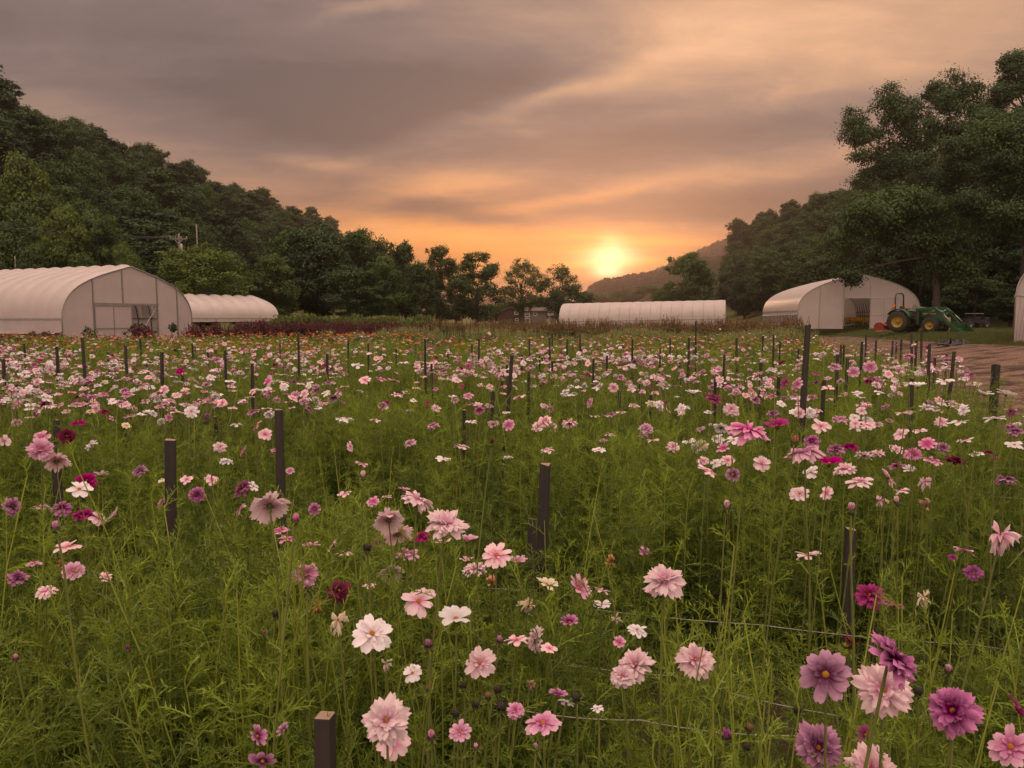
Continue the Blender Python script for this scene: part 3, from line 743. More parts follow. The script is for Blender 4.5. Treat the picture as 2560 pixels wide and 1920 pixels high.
for s in (-1, 1): wheel(-.55, s * .78, .68, .46, s); wheel(1.35, s * .72, .46, .30, s)
hood = MB()
def hood_f(u, v):
    x = .35 + 1.5 * v; wv = .36 - .05 * v - .06 * v ** 4; hgt = 1.62 - .22 * v - .10 * v ** 5; a = (u - .5) * 2
    if abs(a) < .62: yy = a / .62 * wv; zz = hgt - .05 * (a / .62) ** 4
    else: yy = math.copysign(wv + .02 * (abs(a) - .62), a); zz = hgt - .05 - (abs(a) - .62) / .38 * .62
    return x, yy, zz
hood.grid(hood_f, 26, 12); b = len(hood.v); hood.quad((1.85, -.30, .72), (1.85, .30, .72), (1.85, .28, 1.26), (1.85, -.28, 1.26)); hood.quad((.35, .38, 1.0), (.35, -.38, 1.0), (.35, -.36, 1.6), (.35, .36, 1.6))
hd = hood.obj('hood', green, TR)
MB().box(1.86, 1.89, -.22, .22, .78, 1.10).obj('grille', blackp, hd)
for s in (-1, 1):
    MB().box(1.86, 1.90, s * .2 - .07, s * .2 + .07, 1.12, 1.22).obj('headlight', chrome, hd); MB().box(.7, 1.5, s * .385 - .006, s * .385 + .006, 1.12, 1.20).obj('stripe', yellow, hd)
    for k in range(5): pass
ch = MB().box(-.9, 1.75, -.22, .22, .52, .82).box(.2, 1.2, -.3, .3, .6, 1.02).box(1.2, 1.5, -.55, .55, .40, .52).box(-.75, -.35, -.6, .6, .58, .78)
ch.obj('chassis', blackp, TR, .02)
for s in (-1, 1):
    fe = MB(); fe.grid(lambda u, v: (-.55 + (.78) * math.cos(.25 + u * 2.3), s * (.52 + .48 * v), .68 + .80 * math.sin(.25 + u * 2.3)), 14, 3); fo = fe.obj('fender', green, TR)
    sol = fo.modifiers.new('thick', 'SOLIDIFY'); sol.thickness = .03
    MB().box(-.98, -.90, s * .86 - .06, s * .86 + .06, 1.44, 1.54).obj('tail_lamp', glass_red, fo)
MB().box(-.25, .55, -.42, .42, .80, .86).obj('platform', blackp, TR, .01)
st = MB().box(-.75, -.25, -.24, .24, 1.12, 1.24).box(-.82, -.70, -.24, .24, 1.22, 1.66); st.obj('seat', blackp, TR, .04)
co = MB().box(.18, .42, -.2, .2, .86, 1.52); co.obj('dashboard', blackp, TR, .03)
sw = MB(); sw.tube([(.02 + .0 + .12 * math.cos(a) * .4, .19 * math.sin(a), 1.62 + .19 * math.cos(a) * .5) for a in [2 * PI * k / 16 for k in range(17)]], .016, 6, cap=False); sw.tube([(.2, 0, 1.5), (.03, 0, 1.62)], .02, 6); sw.obj('steering_wheel', blackp, TR)
ro = MB(); ro.tube([(-.92, -.52, .9), (-.95, -.52, 2.2), (-.95, -.46, 2.38), (-.95, -.3, 2.46), (-.95, .3, 2.46), (-.95, .46, 2.38), (-.95, .52, 2.2), (-.92, .52, .9)], .045, 8)
rp = ro.obj('roll_bar', blackp, TR)
for s in (-1, 1): MB().box(-.99, -.91, s * .52 + s * .05, s * .52 + s * .22, 1.62, 1.76).obj('hazard_lamp', amber, rp); MB().box(-1.02, -.99, s * .52 + s * .06, s * .52 + s * .2, 1.64, 1.74).obj('rear_lamp', glass_red, rp)
MB().tube([(.95, .28, 1.5), (.95, .28, 1.85), (1.0, .28, 1.95)], .035, 8).obj('exhaust_pipe', blackp, hd)
# loader: masts, arms, rams, bucket
for s in (-1, 1):
    y0 = s * .58
    MB().bar((.55, y0, .5), (.55, y0, 1.48), .13, .18).bar((.55, s * .3, .62), (.55, y0, .62), .12, .14).obj('loader_mast', green, TR, .01)
    a = MB(); a.bar((.55, y0 + s * .09, 1.42), (1.55, y0 + s * .09, 1.50), .09, .16); a.bar((1.53, y0 + s * .09, 1.53), (2.35, y0 + s * .09, .55), .09, .17); a.bar((2.34, y0 + s * .09, .6), (2.62, y0 + s * .09, .32), .09, .16)
    am = a.obj('loader_arm', green, TR, .01)
    MB().tube([(.62, y0 + s * .02, .85), (1.2, y0 + s * .02, 1.20)], .045, 8).obj('lift_ram', blackp, am); MB().tube([(1.2, y0 + s * .02, 1.20), (1.62, y0 + s * .05, 1.40)], .024, 8).obj('lift_rod', chrome, am)
    MB().tube([(1.62, y0 + s * .17, 1.52), (2.1, y0 + s * .17, 1.12)], .04, 8).obj('tilt_ram', green, am); MB().tube([(2.1, y0 + s * .17, 1.12), (2.55, y0 + s * .17, .68)], .022, 8).obj('tilt_rod', chrome, am)
MB().bar((2.3, -.66, .62), (2.3, .66, .62), .10, .12).obj('cross_tube', green, TR)
bu = MB(); prof_b = [(2.62, .62), (2.60, .30), (2.66, .10), (2.85, .03), (3.30, .03)]
bu.grid(lambda u, v: (float(np.interp(v * 4, range(5), [p[0] for p in prof_b])), -.95 + 1.9 * u, float(np.interp(v * 4, range(5), [p[1] for p in prof_b]))), 2, 4, smooth=False)
for s in (-1, 1):
    n = len(bu.v); bu.v += [(p[0], s * .95, p[1]) for p in prof_b]; bu.face([n + i for i in range(5)])
bo = bu.obj('bucket', green, TR); so_ = bo.modifiers.new('thick', 'SOLIDIFY'); so_.thickness = .03
MB().box(3.1, 3.35, -.96, .96, .03, .05).obj('cutting_edge', chrome, bo)
# red tiller behind
tp = Vector((26.65 - 1.9 * math.cos(R(54)), 49.6 + 1.9 * math.sin(R(54)), 0))
TL = thing('rotary_tiller', 'red rotary tiller hitched low behind the tractor', 'tiller', (tp.x, tp.y, tz), R(-54)); TL.scale = (.85,) * 3
hs = MB(); hs.grid(lambda u, v: (-.1 + .42 * math.cos(.2 + 2.7 * u), -.72 + 1.44 * v, .34 + .40 * math.sin(.2 + 2.7 * u)), 10, 2); ho = hs.obj('hood', redp, TL); ho.modifiers.new('thick', 'SOLIDIFY').thickness = .03
for s in (-1, 1):
    n_ = MB(); n_.poly([(-.5, .12), (.3, .12), (.32, .45), (.05, .74), (-.25, .74), (-.5, .45)], .05); n_.move((0, s * .74, 0)).obj('side_plate', redp, TL)
MB().bar((.1, -.3, .7), (.55, -.3, .95), .06).bar((.1, .3, .7), (.55, .3, .95), .06).bar((.05, 0, .72), (.5, 0, 1.2), .07).obj('hitch_frame', redp, TL)
ro_ = MB().tube([(-.1, -.7, .3), (-.1, .7, .3)], .05, 8)
for k in range(18):
    yy = -.65 + 1.3 * k / 17; a = k * 1.1; ro_.bar((-.1, yy, .3), (-.1 + .27 * math.cos(a), yy, .3 + .27 * math.sin(a)), .03, .05)
ro_.obj('tine_rotor', chrome, TL)
# pale crates / bales behind the tractor
straw = simple('straw', (.34, .22, .11), (.20, .13, .07), 22, .95, sc=(1, 1, 3), bstr=.6)
for (px, Y, zz, wid, lab) in ((2212, 58, .0, 1.1, 'straw bale half hidden behind the rear wheel of the tractor'), (2357, 56, .0, 1.25, 'lower straw bale beside the tractor bucket at the edge of the wood'), (2354, 56, .52, 1.1, 'upper straw bale stacked beside the tractor bucket'), (2372, 57, .0, .7, 'small straw bale beyond the stacked bales')):
    p = at(px, 800, Y); bz = Hs(p.x, Y) + zz
    bt = thing('straw_bale', lab, 'bale', (p.x, Y, bz), R(-8), 'straw bales behind the tractor')
    q = MB(); r_ = np.random.default_rng(int(px))
    q.grid(lambda u, v: (wid / 2 * math.copysign(min(1, abs(math.cos(2 * PI * u)) * 1.35), math.cos(2 * PI * u)) + r_.normal() * .012, .28 * math.copysign(min(1, abs(math.sin(2 * PI * u)) * 1.35), math.sin(2 * PI * u)) + r_.normal() * .012, .52 * v), 24, 6); n = len(q.v); q.quad((-wid / 2, -.28, .515), (wid / 2, -.28, .515), (wid / 2, .28, .515), (-wid / 2, .28, .515)); q.obj('straw_block', straw, bt)
    for xx in (-.25, .25): MB().box(wid * xx - .01, wid * xx + .01, -.295, .295, -.0, .53).obj('baling_twine', blackp, bt)
# utility cart in the shade
p = at(2432, 812, 66); cz = Hs(p.x, 66)
CT = thing('utility_cart', 'dark utility cart with a pale roof in the shade of the wood', 'cart', (p.x, 66, cz), R(10))
MB().box(-1.2, -.1, -.6, .6, .5, .85).obj('cargo_bed', blackp, CT, .02); MB().box(-.1, 1.2, -.58, .58, .42, .78).box(.75, 1.25, -.5, .5, .75, 1.0).obj('body', blackp, CT, .05)
MB().box(-.15, .35, -.5, .5, .78, 1.05).obj('seat', blackp, CT, .04); MB().box(-.35, .55, -.58, .58, 1.30, 1.35).obj('roof', simple('pale_roof', (.30, .28, .26)), CT, .02)
for sx in (-.3, .5):
    for s in (-1, 1): MB().tube([(sx, s * .52, .8), (sx, s * .52, 1.3)], .025, 6).obj('roof_post', blackp, CT)
for sx in (-.75, .85):
    for s in (-1, 1):
        w_ = MB().lathe([(.15, -.11), (.27, -.12), (.30, -.06), (.30, .06), (.27, .12), (.15, .11)], 18, 'y').obj('wheel', rubber, CT, loc=(sx, s * .62, .30)); MB().lathe([(.16, -.08), (.15, .08), (.001, .09)], 14, 'y').obj('rim', chrome, w_)
# heap of black sheeting beside the path
p = at(2385, 866, 33); hz0 = Hs(p.x, 33)
sh = thing('plastic_sheeting', 'crumpled black plastic sheeting left on the grass beside the chip path', 'sheeting', (p.x, 33, hz0))
r_ = np.random.default_rng(11); hn = r_.normal(size=(30, 30))
def heap(u, v):
    i, j = int(u * 28), int(v * 12); e = math.sin(PI * u) * math.sin(PI * v); return (-.95 + 1.9 * u, -.3 + .6 * v + .1 * hn[j, i] * .5, .02 + max(0, .15 * e ** .5 * (1 + .6 * hn[i, j])))
MB().grid(heap, 28, 12).obj('folded_sheet', blackp, sh); MB().tube([(-.9 + .12 * k, -.32 + .08 * math.sin(k * 1.7), .05 + .05 * math.sin(k)) for k in range(16)], .05, 7).obj('drip_hose', blackp, sh)

# ------------------------------------------------------------------ houses
brown = simple('brown_boards', (.075, .036, .030), (.055, .027, .024), 3, .85, sc=(.3, .3, 8)); grey = simple('grey_siding', (.17, .155, .15), (.13, .12, .115), 3, .85, sc=(.3, .3, 10))
roofm = simple('roof_shingle', (.10, .082, .07), (.06, .05, .045), 8, .9); trim = simple('white_trim', (.7, .66, .62)); pane = simple('window_glass', (.05, .05, .055), (.03, .03, .035), 3, .1, spec=.8)
def house(label, px0, px1, pe, pr, Y, depth, wall_m, gable_front, wins, rz=0.):
    a, b, e, r_ = at(px0, 800, Y), at(px1, 800, Y), at(px0, pe, Y), at(px0, pr, Y); w = b.x - a.x; z0 = Hs((a.x + b.x) / 2, Y) - .2; eh, rh = e.z - z0, r_.z - z0
    o = thing('house', label, 'house', ((a.x + b.x) / 2, Y, z0)); hw = w / 2
    wl = MB()
    if gable_front:
        wl.poly([(-hw, 0), (hw, 0), (hw, eh), (0, rh), (-hw, eh)], depth).move((0, depth / 2, 0)).obj('wall', wall_m, o)
        for s in (-1, 1):
            MB().poly([(0, rh + .04), (s * (hw + .45), eh - (rh - eh) * .45 / hw + .04), (s * (hw + .45), eh - (rh - eh) * .45 / hw + .26), (0, rh + .26)][::s], depth + .8).move((0, depth / 2, 0)).obj('roof', roofm, o)
    else:
        wl.box(-hw, hw, 0, depth, 0, eh).obj('wall', wall_m, o)
        rf = MB(); rf.quad((-hw - .4, -.5, eh), (hw + .4, -.5, eh), (hw + .4, depth / 2, rh), (-hw - .4, depth / 2, rh)); rf.quad((-hw - .4, depth / 2, rh), (hw + .4, depth / 2, rh), (hw + .4, depth + .5, eh), (-hw - .4, depth + .5, eh)); rf.obj('roof', roofm, o).modifiers.new('thick', 'SOLIDIFY').thickness = .18
        for s in (-1, 1): MB().poly([(0, eh), (depth, eh), (depth / 2, rh - .1)], .1, axis=0).move((s * (hw - .06), 0, 0)).obj('gable', wall_m, o)
    for (qx, qy, ww, hh) in wins:
        q = at(qx, qy, Y); x, zz = q.x - (a.x + b.x) / 2, q.z - z0
        f = MB(); t_ = .11
        f.box(x - ww / 2, x + ww / 2, -.07, -.01, zz + hh / 2 - t_, zz + hh / 2); f.box(x - ww / 2, x + ww / 2, -.07, -.01, zz - hh / 2, zz - hh / 2 + t_)
        f.box(x - ww / 2, x - ww / 2 + t_, -.068, -.012, zz - hh / 2 + t_, zz + hh / 2 - t_); f.box(x + ww / 2 - t_, x + ww / 2, -.068, -.012, zz - hh / 2 + t_, zz + hh / 2 - t_); f.box(x - ww / 2 + t_, x + ww / 2 - t_, -.066, -.014, zz - .04, zz + .04)
        fo = f.obj('window', trim, o); MB().box(x - ww / 2 + t_, x + ww / 2 - t_, -.03, -.012, zz - hh / 2 + t_, zz + hh / 2 - t_).obj('pane', pane, fo)
    return o
house('brown house with a low gable and two small windows beyond the field', 1246, 1306, 783, 770, 160, 9, brown, True, [(1291, 782, .9, .75), (1292, 802, .8, 1.0)])
house('grey two storey house with white framed windows behind the thin tree', 1308, 1366, 777, 768, 157, 8, grey, False, [(1318, 785, 1.0, 1.3), (1338, 783, .85, 1.1), (1319, 803, 1.0, 1.2)])
sh_ = house('pale narrow shed between the grey house and the long greenhouse', 1374, 1392, 790, 783, 150, 4, trim, False, [(1380, 796, .5, .7)])

# ------------------------------------------------------------------ poles and lines
wood_pole = simple('pole_wood', (.20, .165, .13), (.13, .105, .085), 4, .9, sc=(4, 4, .4))
def pole(label, px, ptop, Y, arms=True, r_=.14):
    p = at(px, ptop, Y); z0 = Hs(p.x, Y); o = thing('utility_pole', label, 'utility pole', (p.x, Y, z0)); h = p.z - z0
    MB().tube([(0, 0, -.5), (0, 0, h * .5), (0, 0, h)], [r_ * 1.2, r_ * 1.05, r_ * .85], 10).obj('post', wood_pole, o)
    if arms:
        c_ = MB().box(-1.15, 1.15, -.20, -.14, h - .75, h - .58).obj('crossarm', wood_pole, o)
        for x in (-1.05, -.35, .35, 1.05): MB().lathe([(.03, 0), (.06, .05), (.04, .14), (.06, .18), (.001, .22)], 8, c=(x, -.17, h - .58)).obj('insulator', trim, c_)
        MB().bar((-.6, -.17, h - .7), (0, -.17, h - 1.3), .05).bar((.6, -.17, h - .7), (0, -.17, h - 1.3), .05).obj('arm_brace', steel, o)
        MB().lathe([(.16, 0), (.18, .1), (.18, .7), (.12, .8), (.001, .82)], 12, c=(.3, -.1, h - 2.1)).obj('transformer', steel, o)
    return o, p
PO, pp = pole('wooden utility pole with a crossarm above the round bright tree', 447, 584, 96)
pole('slim pale pole rising behind the round bright tree', 491, 560, 104, False, .10)
pole('short pale pole among the trees behind the big greenhouse roof', 37, 640, 78, False, .07)
line_m = simple('wire', (.05, .05, .05), (.03, .03, .03), 3, .5)
for k, (dy, sag, lab) in enumerate([(-1.05, 0, 'topmost'), (-.35, .25, 'second highest'), (.35, .55, 'third highest'), (1.05, .9, 'fourth highest')]):
    a_ = (pp.x + dy, pp.y - .17, pp.z - .4); e = at(-260, 505 + 9 * k, 62)
    n = 24; MB().tube([(a_[0] + (e.x - a_[0]) * t_, a_[1] + (e.y - a_[1]) * t_, a_[2] + (e.z - a_[2]) * t_ - (1.5 + .1 * k) * 4 * t_ * (1 - t_) * .5) for t_ in [i / n for i in range(n + 1)]], .016, 4).obj('power_line', line_m)
    o = bpy.context.scene.objects['power_line' + ('.%03d' % k if k else '')]; tag(o, lab + ' power line running from the crossarm pole past the hillside trees', 'power line', 'power lines to the crossarm pole')
a_, e = Vector((pp.x, pp.y - .1, pp.z - 1.6)), at(-260, 575, 62)
tag(MB().tube([tuple(a_.lerp(e, i / 20) - Vector((0, 0, 2.2 * (i / 20) * (1 - i / 20)))) for i in range(21)], .02, 5).obj('power_line', line_m), 'single lower cable crossing behind the big greenhouse roof', 'power line', 'power lines to the crossarm pole')
# ------------------------------------------------------------------ plants of the field
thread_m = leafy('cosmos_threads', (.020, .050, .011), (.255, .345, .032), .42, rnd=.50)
stem_m = leafy('cosmos_stems', (.10, .135, .022), (.28, .33, .045), .15, attr='tint', rnd=.5)
broad_m = leafy('zinnia_leaves', (.024, .055, .012), (.105, .185, .030), .35)
maroon_m = leafy('amaranth_plumes', (.030, .010, .012), (.11, .030, .032), .25)
rust_m = leafy('rust_plumes', (.060, .046, .016), (.165, .090, .038), .25)
pale_m = leafy('pale_spikes', (.10, .12, .035), (.26, .27, .10), .3)
crop_m = leafy('tall_crop_leaves', (.030, .055, .012), (.13, .165, .034), .3)
PROTO = bpy.data.collections.new('plant_kinds')      # source meshes for the uncountable foliage; not in the scene

def unit(v): return v / (np.linalg.norm(v) + 1e-9)
class LeafBuf:
    def __init__(s): s.v = []; s.tr = []; s.qu = []; s.t = []; s.mt = []; s.mq = []
    def strip(s, p, w0, w1, side, tint, m=0):
        """thin ribbon along points p"""
        k = len(p); b = len(s.v)
        for i, q in enumerate(p):
            w = w0 + (w1 - w0) * i / (k - 1)
            s.v.append(q - side * w * .5); s.v.append(q + side * w * .5); s.t += [tint, tint]
        for i in range(k - 1): s.qu.append((b + 2 * i, b + 2 * i + 1, b + 2 * i + 3, b + 2 * i + 2)); s.mq.append(m)
    def tri(s, a, tip, w, side, tint, m=0):
        b = len(s.v); s.v += [a - side * w * .5, a + side * w * .5, tip]; s.t += [tint] * 3; s.tr.append((b, b + 1, b + 2)); s.mt.append(m)
    def leafq(s, c, a, b_, tint, m=0):
        b = len(s.v); s.v += [c - a, c + b_, c + a, c - b_]; s.t += [tint] * 4; s.qu.append((b, b + 1, b + 2, b + 3)); s.mq.append(m)
    def tube(s, p, r0, r1, n, tint, m=1):
        k = len(p); b = len(s.v)
        for i, q in enumerate(p):
            d = unit(p[min(i + 1, k - 1)] - p[max(i - 1, 0)]); a = unit(np.cross(d, [.3, .9, .1])); c = np.cross(d, a); r = r0 + (r1 - r0) * i / (k - 1)
            for j in range(n):
                th = 2 * PI * j / n; s.v.append(q + (a * math.cos(th) + c * math.sin(th)) * r); s.t.append(tint)
        for i in range(k - 1):
            for j in range(n): s.qu.append((b + i * n + j, b + i * n + (j + 1) % n, b + (i + 1) * n + (j + 1) % n, b + (i + 1) * n + j)); s.mq.append(m)
    def mesh(s, name, mats):
        fs = []; mi = []
        if s.tr: fs.append(np.array(s.tr)); mi += s.mt
        if s.qu: fs.append(np.array(s.qu)); mi += s.mq
        return np_mesh(name, np.array(s.v), fs, mats, midx=mi, attrs={'tint': np.clip(s.t, 0, 1)})
def add_proto(coll, idx, name, me):
    o = bpy.data.objects.new('%02d_%s' % (idx, name), me); coll.objects.link(o); return o

def feather(buf, r, p0, d, L, tw, pairs, fork, tint):
    """one thread-leaved cosmos leaf"""
    d = unit(d); side = unit(np.cross(d, r.normal(size=3))); nrm = np.cross(side, d)
    sag = -.25 * L * r.uniform(.2, 1.2)
    pts = [p0 + d * L * s + np.array([0, 0, sag * s * s]) for s in (0, .35, .7, 1)]
    buf.strip(pts, tw * 1.15, tw * .6, side, tint)
    for i in range(pairs):
        s = .22 + .72 * i / max(1, pairs - 1); q = p0 + d * L * s + np.array([0, 0, sag * s * s])
        for sg in (-1, 1):
            if r.random() < .08: continue
            dd = unit(d * r.uniform(.55, 1.0) + side * sg * r.uniform(.5, .9) + nrm * r.normal() * .28 + np.array([0, 0, .08]))
            l = L * r.uniform(.34, .52) * (1.05 - .55 * s); e = q + dd * l + np.array([0, 0, -.10 * l]); sd_ = unit(np.cross(dd, r.normal(size=3)))
            tt = tint + r.normal() * .10
            buf.tri(q, e, tw, sd_, tt)
            for k in range(fork):
                f = r.uniform(.3, .65); q2 = q + (e - q) * f
                d2 = unit(dd + side * sg * r.uniform(-.7, .7) + nrm * r.normal() * .5); buf.tri(q2, q2 + d2 * l * r.uniform(.4, .65), tw * .9, unit(np.cross(d2, r.normal(size=3))), tt + .04)
def cosmos_plant(seed, h, nst, gap, L, tw, pairs, fork, sr, spread=.10, side_n=2, bare=.0):
    r = np.random.default_rng(seed); b = LeafBuf()
    for k in range(nst):
        ph = r.uniform(0, 2 * PI); hh = h * r.uniform(.72, 1.08); a = np.array([math.cos(ph), math.sin(ph), 0])
        base = a * r.uniform(0, .05); lean = a * spread * r.uniform(.3, 1.5) + r.normal(size=3) * .02
        def P(s): return base + np.array([0, 0, hh * s]) + lean * (s ** 1.6) + np.array([.012 * math.sin(7 * s + ph), .012 * math.cos(6 * s + ph), 0])
        top_ = 1.0
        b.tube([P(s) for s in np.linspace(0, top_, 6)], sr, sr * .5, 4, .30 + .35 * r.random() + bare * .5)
        z = .12
        while z < 1.0:
            p = P(z); p0 = r.uniform(0, PI)
            for q in range(side_n):
                an = p0 + q * PI + r.normal() * .3; up_ = .45 + .75 * z
                if r.random() < bare * z: continue
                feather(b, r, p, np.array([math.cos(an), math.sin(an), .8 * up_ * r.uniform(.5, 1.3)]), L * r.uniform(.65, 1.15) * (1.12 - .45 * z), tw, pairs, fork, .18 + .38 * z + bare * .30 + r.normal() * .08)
            z += gap / hh * r.uniform(.75, 1.3)
        feather(b, r, P(1.0), np.array([r.normal() * .3, r.normal() * .3, 1]), L * .6, tw, pairs, fork, .75)
    return b
NCOS = [0, 0, 0]
k_ = 0
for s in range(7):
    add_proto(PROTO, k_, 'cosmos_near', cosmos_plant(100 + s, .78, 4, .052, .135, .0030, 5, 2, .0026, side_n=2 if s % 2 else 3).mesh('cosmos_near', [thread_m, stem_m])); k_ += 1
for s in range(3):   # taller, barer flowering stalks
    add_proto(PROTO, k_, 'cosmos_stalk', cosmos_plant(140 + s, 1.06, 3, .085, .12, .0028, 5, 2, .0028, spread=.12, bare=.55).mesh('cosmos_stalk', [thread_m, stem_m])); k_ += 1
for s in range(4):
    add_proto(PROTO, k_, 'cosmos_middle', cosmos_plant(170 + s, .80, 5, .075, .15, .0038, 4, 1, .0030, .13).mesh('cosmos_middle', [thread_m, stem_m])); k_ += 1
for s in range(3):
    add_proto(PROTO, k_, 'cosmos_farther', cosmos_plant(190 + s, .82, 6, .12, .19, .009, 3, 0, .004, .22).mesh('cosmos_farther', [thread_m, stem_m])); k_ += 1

def broad_plant(seed, h, rad, n, leaf, mats, spikes=0, sl=.3, sw=.04, smat=1, up=.3):
    r = np.random.default_rng(seed); b = LeafBuf()
    for k in range(4):
        a = r.normal(size=3) * rad * .5; a[2] = 0; b.tube([a * .2, a * .6 + [0, 0, h * .5], a + [0, 0, h * .95]], .008, .005, 4, .35, 0)
    for k in range(n):
        q = np.array([r.normal() * rad * .55, r.normal() * rad * .55, h * r.uniform(.1, .95)])
        a = unit(np.array([r.normal(), r.normal(), up + r.normal() * .35])); s = unit(np.cross(a, r.normal(size=3)))
        L = leaf * r.uniform(.6, 1.3); b.leafq(q, a * L * .5, s * L * .2, .25 + .45 * q[2] / h + r.normal() * .12, 0)
    for k in range(spikes):
        q = np.array([r.normal() * rad * .5, r.normal() * rad * .5, h * r.uniform(.72, 1.0)]); tl = r.normal(size=2) * .12
        for j in range(9):
            f = j / 8; c = q + np.array([tl[0] * f * sl, tl[1] * f * sl, sl * f]); w = sw * (1.05 - .75 * f)
            a = unit(np.array([r.normal(), r.normal(), 1.0])); s = unit(np.cross(a, r.normal(size=3))); b.leafq(c, a * sl * .11, s * w, .35 + .35 * f + r.normal() * .15, smat)
    return b.mesh('plant', mats)
CROPS = {}
def crop_kind(key, meshes):
    c = bpy.data.collections.new(key + '_kinds'); CROPS[key] = c
    for i, me in enumerate(meshes): add_proto(c, i, key, me)
crop_kind('zinnia', [broad_plant(300 + s, .72, .22, 90, .11, [broad_m], up=.5) for s in range(3)])
crop_kind('maroon', [broad_plant(310 + s, 1.1, .26, 80, .17, [maroon_m, maroon_m], 8, .5, .05) for s in range(3)])
crop_kind('rust', [broad_plant(320 + s, 1.25, .28, 75, .16, [crop_m, rust_m], 7, .5, .04) for s in range(3)])
crop_kind('pale', [broad_plant(330 + s, .85, .24, 80, .12, [crop_m, pale_m], 12, .38, .028) for s in range(3)])
crop_kind('tall', [broad_plant(340 + s, 1.5, .35, 120, .24, [crop_m], up=.9) for s in range(3)])

def scatter(name, label, coll, pts, cat=None):
    """one stuff object; pts rows: x,y,z, rotz, tilt_x, tilt_y, scale, index"""
    A = np.asarray(pts, np.float32); n = len(A)
    me = bpy.data.meshes.new(name); me.vertices.add(n); me.vertices.foreach_set('co', A[:, :3].ravel())
    for nm, typ, val in (('rot', 'FLOAT_VECTOR', np.stack([A[:, 4], A[:, 5], A[:, 3]], 1).ravel()), ('size', 'FLOAT', A[:, 6]), ('which', 'INT', A[:, 7].astype(np.int32))):
        a = me.attributes.new(nm, typ, 'POINT'); a.data.foreach_set('vector' if typ == 'FLOAT_VECTOR' else 'value', val)
    o = link(name, me); tag(o, label, cat, kind='stuff')
    t = bpy.data.node_groups.new(name + '_nodes', 'GeometryNodeTree')
    t.interface.new_socket('Geometry', in_out='INPUT', socket_type='NodeSocketGeometry'); t.interface.new_socket('Geometry', in_out='OUTPUT', socket_type='NodeSocketGeometry')
    N = t.nodes.new; gi, go = N('NodeGroupInput'), N('NodeGroupOutput'); ip = N('GeometryNodeInstanceOnPoints'); ci = N('GeometryNodeCollectionInfo'); ci.transform_space = 'ORIGINAL'
    ci.inputs['Collection'].default_value = coll; ci.inputs['Separate Children'].default_value = True; ci.inputs['Reset Children'].default_value = True
    ip.inputs['Pick Instance'].default_value = True
    def na(nm, typ): q = N('GeometryNodeInputNamedAttribute'); q.data_type = typ; q.inputs[0].default_value = nm; return q.outputs[0]
    er = N('FunctionNodeEulerToRotation'); L = t.links.new
    L(gi.outputs[0], ip.inputs['Points']); L(ci.outputs[0], ip.inputs['Instance']); L(na('which', 'INT'), ip.inputs['Instance Index'])
    L(na('rot', 'FLOAT_VECTOR'), er.inputs[0]); L(er.outputs[0], ip.inputs['Rotation']); L(na('size', 'FLOAT'), ip.inputs['Scale']); L(ip.outputs[0], go.inputs[0])
    m = o.modifiers.new('scatter', 'NODES'); m.node_group = t; return o

fr = np.random.default_rng(42)
def row_phase(x, y): return ((y + .11 * x - 2.5) / 1.95) % 1.0
def in_field(x, y):
    if x >= float(path_left(y)) - .45 or y > 66: return False
    if x < -25: return y < 39.5 + (-25 - x) * .436
    if x < -20.5: return y < 40 + (x + 25) * 2.3 or y > 54
    return True
def patch(x, y, f=.35, ph=0.): return .5 + .25 * math.sin(x * f * 1.3 + ph + 1.7 * math.sin(y * f)) + .25 * math.sin(y * f * 1.7 + ph * 2 + 1.3 * math.sin(x * f * .8))
pts = []
def fill(y0, y1, dens, ids, hs, margin=1.2, gap=.30, keep=.10):
    n = int(dens * .74 * (y1 * y1 - y0 * y0) + dens * 2 * margin * (y1 - y0))
    for k in range(n):
        y = math.sqrt(fr.uniform(y0 * y0, y1 * y1)); w = .74 * y + margin; x = fr.uniform(-w, w)
        if not in_field(x, y): continue
        ph = row_phase(x, y); g_ = gap and ph < gap
        if g_ and fr.random() > keep: continue
        if fr.random() > .30 + 1.0 * patch(x, y, 1.7, 4.): continue
        sc = hs * fr.uniform(.80, 1.12) * (.60 if g_ else 1) * (.80 + .38 * patch(x, y, 1.3, 2.))
        if y < 1.5: sc *= .72 + .18 * y
        pts.append((x, y, 0, fr.uniform(0, 6.28), fr.normal() * .09, fr.normal() * .09, sc, ids[fr.integers(len(ids))]))
fill(.80, 2.5, 50, list(range(7)), 1.0)
fill(1.0, 2.5, 9, [7, 8, 9], .90)
fill(2.5, 6.5, 36, list(range(7)), 1.06, gap=.36, keep=.05)
fill(2.6, 6.5, 5, [7, 8, 9], .96, gap=0)
fill(6.5, 15, 24, [10, 11, 12, 13], 1.05, 2, .28, .12)
fill(15, 27, 9, [14, 15, 16], 1.0, 3, .0)
